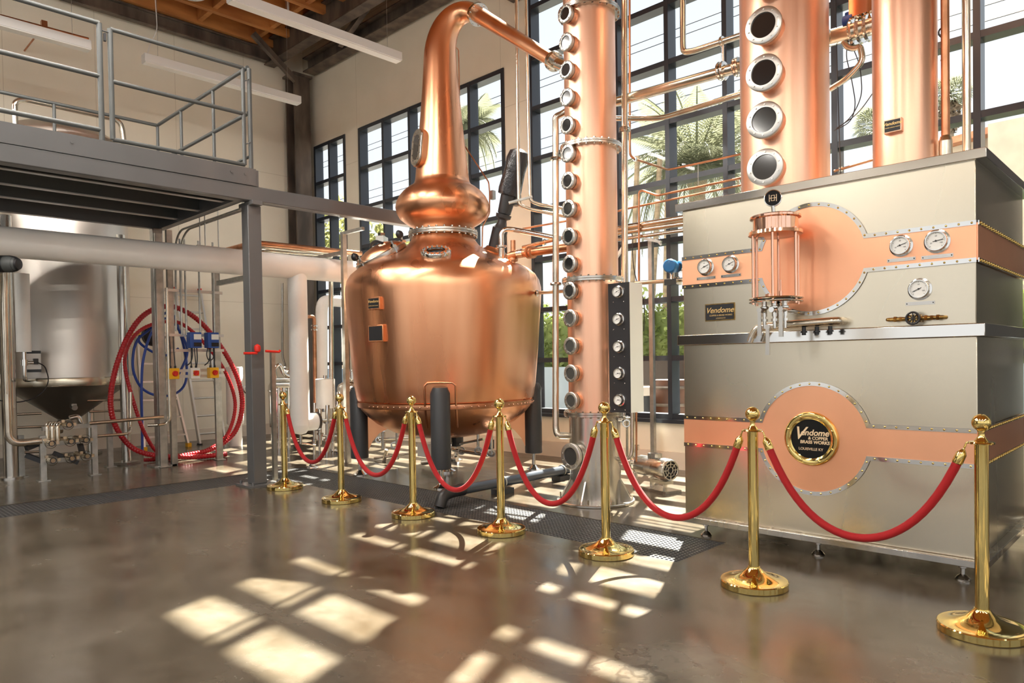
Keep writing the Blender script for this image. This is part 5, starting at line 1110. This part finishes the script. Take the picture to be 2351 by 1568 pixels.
# plumbing below the still bottom
us=thing('drain_assembly',V((5.5,6.6,0)),'bright steel drain pipes and valves on the floor under the pot still','pipework')
p7=lambda u,v:onx(u,v,5.55)
m=M()
for (u0,v0),(u1,v1),r in (((870,1008),(1000,1003),.018),((860,1052),(950,1040),.016),((880,990),(880,1030),.028),((912,985),(912,1055),.022),((1040,1033),(1120,1045),.02),((1040,1022),(1110,1008),.014),((970,1062),(1050,1055),.03),((1128,990),(1128,1045),.02),((1098,992),(1098,1035),.018)):
    m.cyl(p7(u0,v0),p7(u1,v1),r,12)
m.obj('drain_tubes',STEEL_SH,us)
for (u,v) in ((905,1022),(1060,1035),(1128,1040),(1098,1034),(870,1010)): M().lathe([(.03,-.02),(.045,-.02),(.045,.02),(.03,.02)],p7(u,v),(.7,.7,0),16).obj('clamp',STEEL_SH,us)
M().tube([p7(888,1032),p7(885,1045),p7(879,1068)],.025,bend=.03,n=14).obj('open_spout',PIPE_ST,us)
M().cbox(p7(985,1032),(.2,.2,.16)).obj('pump_box',WHITEP,us)
M().cyl(V((SC.x,SC.y,.48)),V((SC.x,SC.y,.10)),.05,18).lathe([(.08,.30),(.08,.34)],SC,n=18).lathe([(.0,.0),(.1,0),(.1,.02),(.04,.05),(.04,.12)],SC,n=20).obj('bottom_outlet',STEEL_SH,us)
M().cbox(p7(1048,1012),(.07,.07,.13)).cbox(p7(1125,1020),(.08,.05,.1)).obj('black_actuator',BLACKM,us)
# pipe behind upper left, near windows
q=V((5.2,8.05,0))
st_=thing('strut_post',q,'tall pale strut post left of the still, reaching up to the grey girder','post')
M().box((q.x-.03,q.y-.03,0),(q.x+.03,q.y+.03,3.0)).obj('upright',GALV,st_)
M().box((q.x-.02,q.y-.45,2.965),(q.x+.02,q.y+.03,3.005)).obj('head_strut',GALV,st_)
# ---------------------------------------------------------------- outside
def leafmat(name,c,c2,tr=.35):
    m,nt,b=nodes(name);L=nt.links
    n=N(nt,'ShaderNodeTexNoise',Scale=1.0,Detail=3);L.new(coords(nt,(1.5,1.5,1.5)),n.inputs['Vector']);L.new(ramp(nt,n.outputs[0],[(.3,c),(.7,c2)]),b.inputs['Base Color']);b.inputs['Roughness'].default_value=.6
    t=N(nt,'ShaderNodeBsdfTranslucent');t.inputs[0].default_value=(*c2,1);mx=N(nt,'ShaderNodeMixShader');mx.inputs[0].default_value=tr
    L.new(b.outputs[0],mx.inputs[1]);L.new(t.outputs[0],mx.inputs[2]);L.new(mx.outputs[0],nt.nodes['Material Output'].inputs[0]);return m
HEDGE=leafmat('hedge_leaves',(.07,.11,.025),(.17,.21,.06),.25);PALM=leafmat('palm_leaves',(.13,.15,.10),(.24,.25,.16),.3);TREE=leafmat('tree_leaves',(.13,.15,.05),(.26,.26,.09),.4)
BARK=mat('palm_bark',(.22,.17,.12),.9,0,var=.3,vs=(4,4,12))
ASPH=mat('asphalt',(.12,.117,.112),.9,0,var=.1)
STUC=mat('stucco_block',(.42,.37,.33),.9,0,var=.08);ROOFT=mat('roof_tile',(.45,.20,.12),.8,0,var=.2,vs=(8,8,8))
g=M().add([(XW+.34,-40,-.05),(70,-40,-.05),(70,80,-.05),(XW+.34,80,-.05)],[(0,1,2,3)]);struct(g.obj('ground',ASPH,o=(XW+.34,0,-.05)),'pale sunlit ground outside the windows')
w=M().box((11.3,-2,-.05),(11.5,30,1.15));struct(w.obj('trim_2',mat('yard_wall',(.20,.24,.29),.8),o=(11.4,0,0)),'low blue-grey yard wall outside under the hedge')
rnd=random.Random(3)
def leaves(m,c,r,n,s,f=None):
    for _ in range(n):
        while 1:
            p=V((rnd.uniform(-1,1),rnd.uniform(-1,1),rnd.uniform(-1,1)))
            if .45<p.length<1: break
        p=V(c)+V((p.x*r[0],p.y*r[1],p.z*r[2]));a=V((rnd.gauss(0,1),rnd.gauss(0,1),rnd.gauss(0,1))).normalized();b=a.cross(V((rnd.gauss(0,1),rnd.gauss(0,1),rnd.gauss(0,1)))).normalized()
        k=s*rnd.uniform(.6,1.3);m.add([p-a*k,p-b*k*.45,p+a*k,p+b*k*.45],[(0,1,2,3)])
    return m
def shrub(y0,y1,x,zt,label,grp):
    m=M();y=y0
    while y<y1:
        leaves(m,(x+rnd.uniform(-.1,.1),y,zt*.55),(.55,.45,zt*.5+rnd.uniform(0,.15)),650,.075);y+=.45
    m.box((x-.25,y0,0),(x+.25,y1,zt*.9))
    return tag(m.obj('hedge',HEDGE,smooth=False),label,'hedge',grp)
shrub(5.0,13.0,12.3,2.45,'sunlit green hedge outside, seen left of the slim column','hedges')
shrub(-3,4.6,12.3,2.35,'sunlit green hedge outside, seen between the gauge panel and the cabinet','hedges')
# palms
def frond(L,droop,nl=30,w=.75):
    m=M();pts=[]
    for i in range(13):
        t=i/12;pts.append(V((L*t*(1-.18*t*droop),0,L*(.55*t-.85*droop*t*t))))
    m.tube(pts,.03,rad=[.035*(1-.8*i/12)+.004 for i in range(13)],n=5)
    for i in range(nl):
        t=.12+.88*i/(nl-1);k=t*12;a=int(min(k,11));p=pts[a].lerp(pts[a+1],k-a);d=(pts[a+1]-pts[a]).normalized()
        ll=w*sin(PI*min(1,.15+.85*t)**.8)*.9+.12
        for s in (-1,1):
            e=(V((0,s,0))*.85+d*.75+V((0,0,-.25-.5*t))).normalized()*ll;u=d*.016
            m.add([p-u,p+u,p+e*.55+u*.8+V((0,0,.02)),p+e,p+e*.55-u*.8],[(0,1,2,3,4)])
    return m
def palm(loc,H,L,nf,label,droops=(.5,1.35),grp=None,tr=.22):
    r=thing('palm_tree',loc,label,'tree',grp)
    M().lathe([(tr*1.3,0),(tr,.5),(tr*.95,H-.5),(tr*1.4,H-.1),(tr*.5,H+.15),(0,H+.2)],loc,n=14).obj('trunk',BARK,r)
    protos=[frond(L,d).mesh('palm_frond',PALM,smooth=False) for d in (droops[0],(droops[0]+droops[1])/2,droops[1])]
    for i in range(nf):
        a=i*2.399963;el=i/nf; me=protos[min(2,int(el*3))]
        q=Quaternion((0,0,1),a)@Quaternion((0,1,0),-.75+1.15*el+rnd.uniform(-.12,.12))
        inst(me,'frond',V(loc)+V((0,0,H)),r,q,(rnd.uniform(.85,1.1),)*3)
    return r
P1=dep(1600,395,19);palm((P1.x,P1.y,0),P1.z,2.7,64,'big feather palm outside, its crown filling the tall windows right of the slim column')
P2=dep(1068,305,23);palm((P2.x,P2.y,0),P2.z,1.5,30,'small yellowish palm outside, glimpsed right of the swan neck',tr=.15)
def fanpalm(loc,H,R,label,n=60,skirt=0):
    r=thing('fan_palm',loc,label,'tree')
    M().lathe([(.2,0),(.15,H-.2),(0,H)],loc,n=10).obj('trunk',BARK,r)
    fm=M()
    for k in range(9):
        a=-.95+1.9*k/8;fm.add([(0,0,0),(R*.8*cos(a-.08),R*.8*sin(a-.08),.02),(R*1.05*cos(a),R*1.05*sin(a),-.12*R),(R*.8*cos(a+.08),R*.8*sin(a+.08),.02)],[(0,1,2,3)])
    fm.tube([(-R*.7,0,0),(0,0,0)],.015,n=5)
    me=fm.mesh('fan_leaf',PALM,smooth=False)
    for i in range(n):
        a=i*2.4;el=-.9+1.7*i/n;q=Quaternion((0,0,1),a)@Quaternion((0,1,0),el)
        inst(me,'fan_leaf',V(loc)+V((0,0,H))+q@V((R*.7,0,0)),r,q,(rnd.uniform(.8,1.1),)*3)
    if skirt: leaves(M(),V(loc)+V((0,0,H-.9)),(.4,.4,.8),260,.2).obj('dead_skirt',BARK,r,smooth=False)
for (u,v,d,R,l,s) in ((2012,290,30,.62,'fan palm outside, low between the widest and the plain copper columns',0),(2180,215,30,.55,'tall fan palm outside, behind the two thin riser pipes',1),(2192,345,34,.5,'small fan palm outside, just over the cabinet\'s right end',0)):
    p=dep(u,v,d);fanpalm((p.x,p.y,0),p.z,R,l,50,s)
def tree(u,v,d,r,label,n=900,s=.16):
    p=dep(u,v,d);t=thing('leafy_tree',(p.x,p.y,0),label,'tree','trees outside the left windows')
    M().lathe([(.18,0),(.12,p.z),(0,p.z+.2)],(p.x,p.y,0),n=10).obj('trunk',BARK,t)
    m=M()
    for k in range(6): leaves(m,p+V((rnd.uniform(-1,1)*r*.6,rnd.uniform(-1,1)*r*.6,rnd.uniform(-.6,.6)*r)),(r*.6,r*.6,r*.5),n//6,s)
    m.obj('foliage',TREE,t,smooth=False)
tree(770,560,24,1.5,'yellow-green tree outside the narrow left window')
tree(905,590,22,1.3,'yellow-green tree outside, left of the onion bulb')
tree(985,620,26,1.4,'yellow-green tree outside, behind the pot still')
# neighbouring building at right
bl=thing('building',onx(2300,400,15)*V((1,1,0)),'pale block building with red tiled roof edge outside at far right','building')
ya=onx(2268,300,15).y
M().box((15,-8,-.05),(20,ya,zat(15,ya,285))).obj('block_wall',STUC,bl)
zr_=zat(15,ya,283);
M().prism([(ya+1.6,0),(ya+1.6,zat(15,ya+1.6,345)),(ya+.02,zat(15,ya,292)),(ya+.02,0)],lambda y,z:V((15.6,y,z)),lambda y,z:V((19,y,z))).obj('gable_wall',STUC,bl)
p_,q_=V((15.5,ya+1.75,zat(15,ya+1.6,352))),V((15.5,ya-.0,zat(15,ya,287)))
M().obox(p_,q_,.35,.12).obj('roof_edge',ROOFT,bl)
M().box((14.95,-8,zat(15,-1,300)),(15.0,ya,zat(15,-1,300)+.1)).obj('cornice',STUC,bl) if False else None
# street clutter beyond the low panes, and long view blocks
for k,(x,y,w_,h_,c,l) in enumerate(((30,32,6,3.0,(.62,.58,.52),'distant pale shed seen low through the left windows'),(34,14,8,2.6,(.55,.56,.58),'distant grey shed seen low through the tall windows'),)):
    o=M().box((x,y-w_/2,-.05),(x+4,y+w_/2,h_)).prism([(-w_/2-.3,h_),(w_/2+.3,h_),(0,h_+1.0)],lambda a,b:V((x-.2,y+a,b)),lambda a,b:V((x+4.2,y+a,b)));tag(o.obj('shed',mat('shed_%d'%k if False else 'shed_paint',c,.8)),l,'building')
# wooden barrel, black bin outside by the low pane
bw=onx(1512,880,8.3);z0=-.05
bw=onx(1512,880,8.6)
bw.y-=.05
ba=thing('barrel',(8.6,bw.y-.2,z0),'dark brown wooden barrel outside the low pane right of the gauge panel','barrel')
M().lathe([(0,0),(.30,0),(.36,.3),(.38,.5),(.36,.75),(.30,1.05),(0,1.05)],(8.6,bw.y-.2,z0),n=32).obj('barrel_body',mat('barrel_wood',(.06,.022,.010),.5,0,var=.3,streak=(8,8,1)),ba)
for z in (.12,.35,.72,.95): M().lathe([(.33 if z in(.12,.95) else .375,z-.02),(.345 if z in(.12,.95) else .385,z),(.33 if z in(.12,.95) else .375,z+.02)],(8.6,bw.y-.2,z0),n=32).obj('hoop',RUST,ba)
bb=onx(1474,900,8.05);bb.y+=.1;bi=thing('trash_bin',(7.95,bb.y,z0),'black bin with pale liner outside the low pane beside the barrel','bin')
M().lathe([(0,0),(.24,0),(.28,.95),(.27,.95),(.23,.03),(0,.03)],(7.95,bb.y,z0),n=28).obj('bin_body',BLACKM,bi)
M().lathe([(.285,.86),(.295,.9),(.29,.97),(.27,.985),(.26,.9)],(7.95,bb.y,z0),n=28).cbox((7.72,bb.y-.2,z0+.78),(.03,.05,.25)).obj('bin_liner',STUC,bi)
tag(M().box((9.0,onx(1578,880,9.0).y,-.05),(9.1,onx(1462,880,9.0).y,1.30)).obj('yard_screen',mat('screen_brown',(.02,.010,.008),.6)),'dark brown screen board outside behind the barrel and bin','screen')
# power lines
for k,(v,d) in enumerate(((25,24),(75,24),(95,24),(150,24),(235,24),(262,24))):
    p=dep(1560,v,d);tag(M().cyl((p.x,-40,p.z),(p.x,60,p.z+.3),.014,5).obj('power_line',BLACKM),['highest overhead wire outside the tall windows','second overhead wire from the top outside the windows','third overhead wire from the top, close under the second','fourth overhead wire from the top outside the windows','fifth overhead wire from the top, near the palm crown','lowest overhead wire outside, passing before the palm crown'][k],'wire','overhead wires outside')
for k,(u,d,le) in enumerate(((1495,14,.06),(1525,15,.03),(1448,14,.05))):
    p=dep(u,680,d);tag(M().tube([(p.x,p.y,0),(p.x,p.y,2.0),(p.x,p.y-le*4,5.2)],.05,n=8).obj('bare_trunk',BARK),['thin bare trunk outside, left of the galvanised post','thin bare trunk outside, right of the galvanised post','thin bare trunk outside, behind the thick vertical steel pipe'][k],'tree')
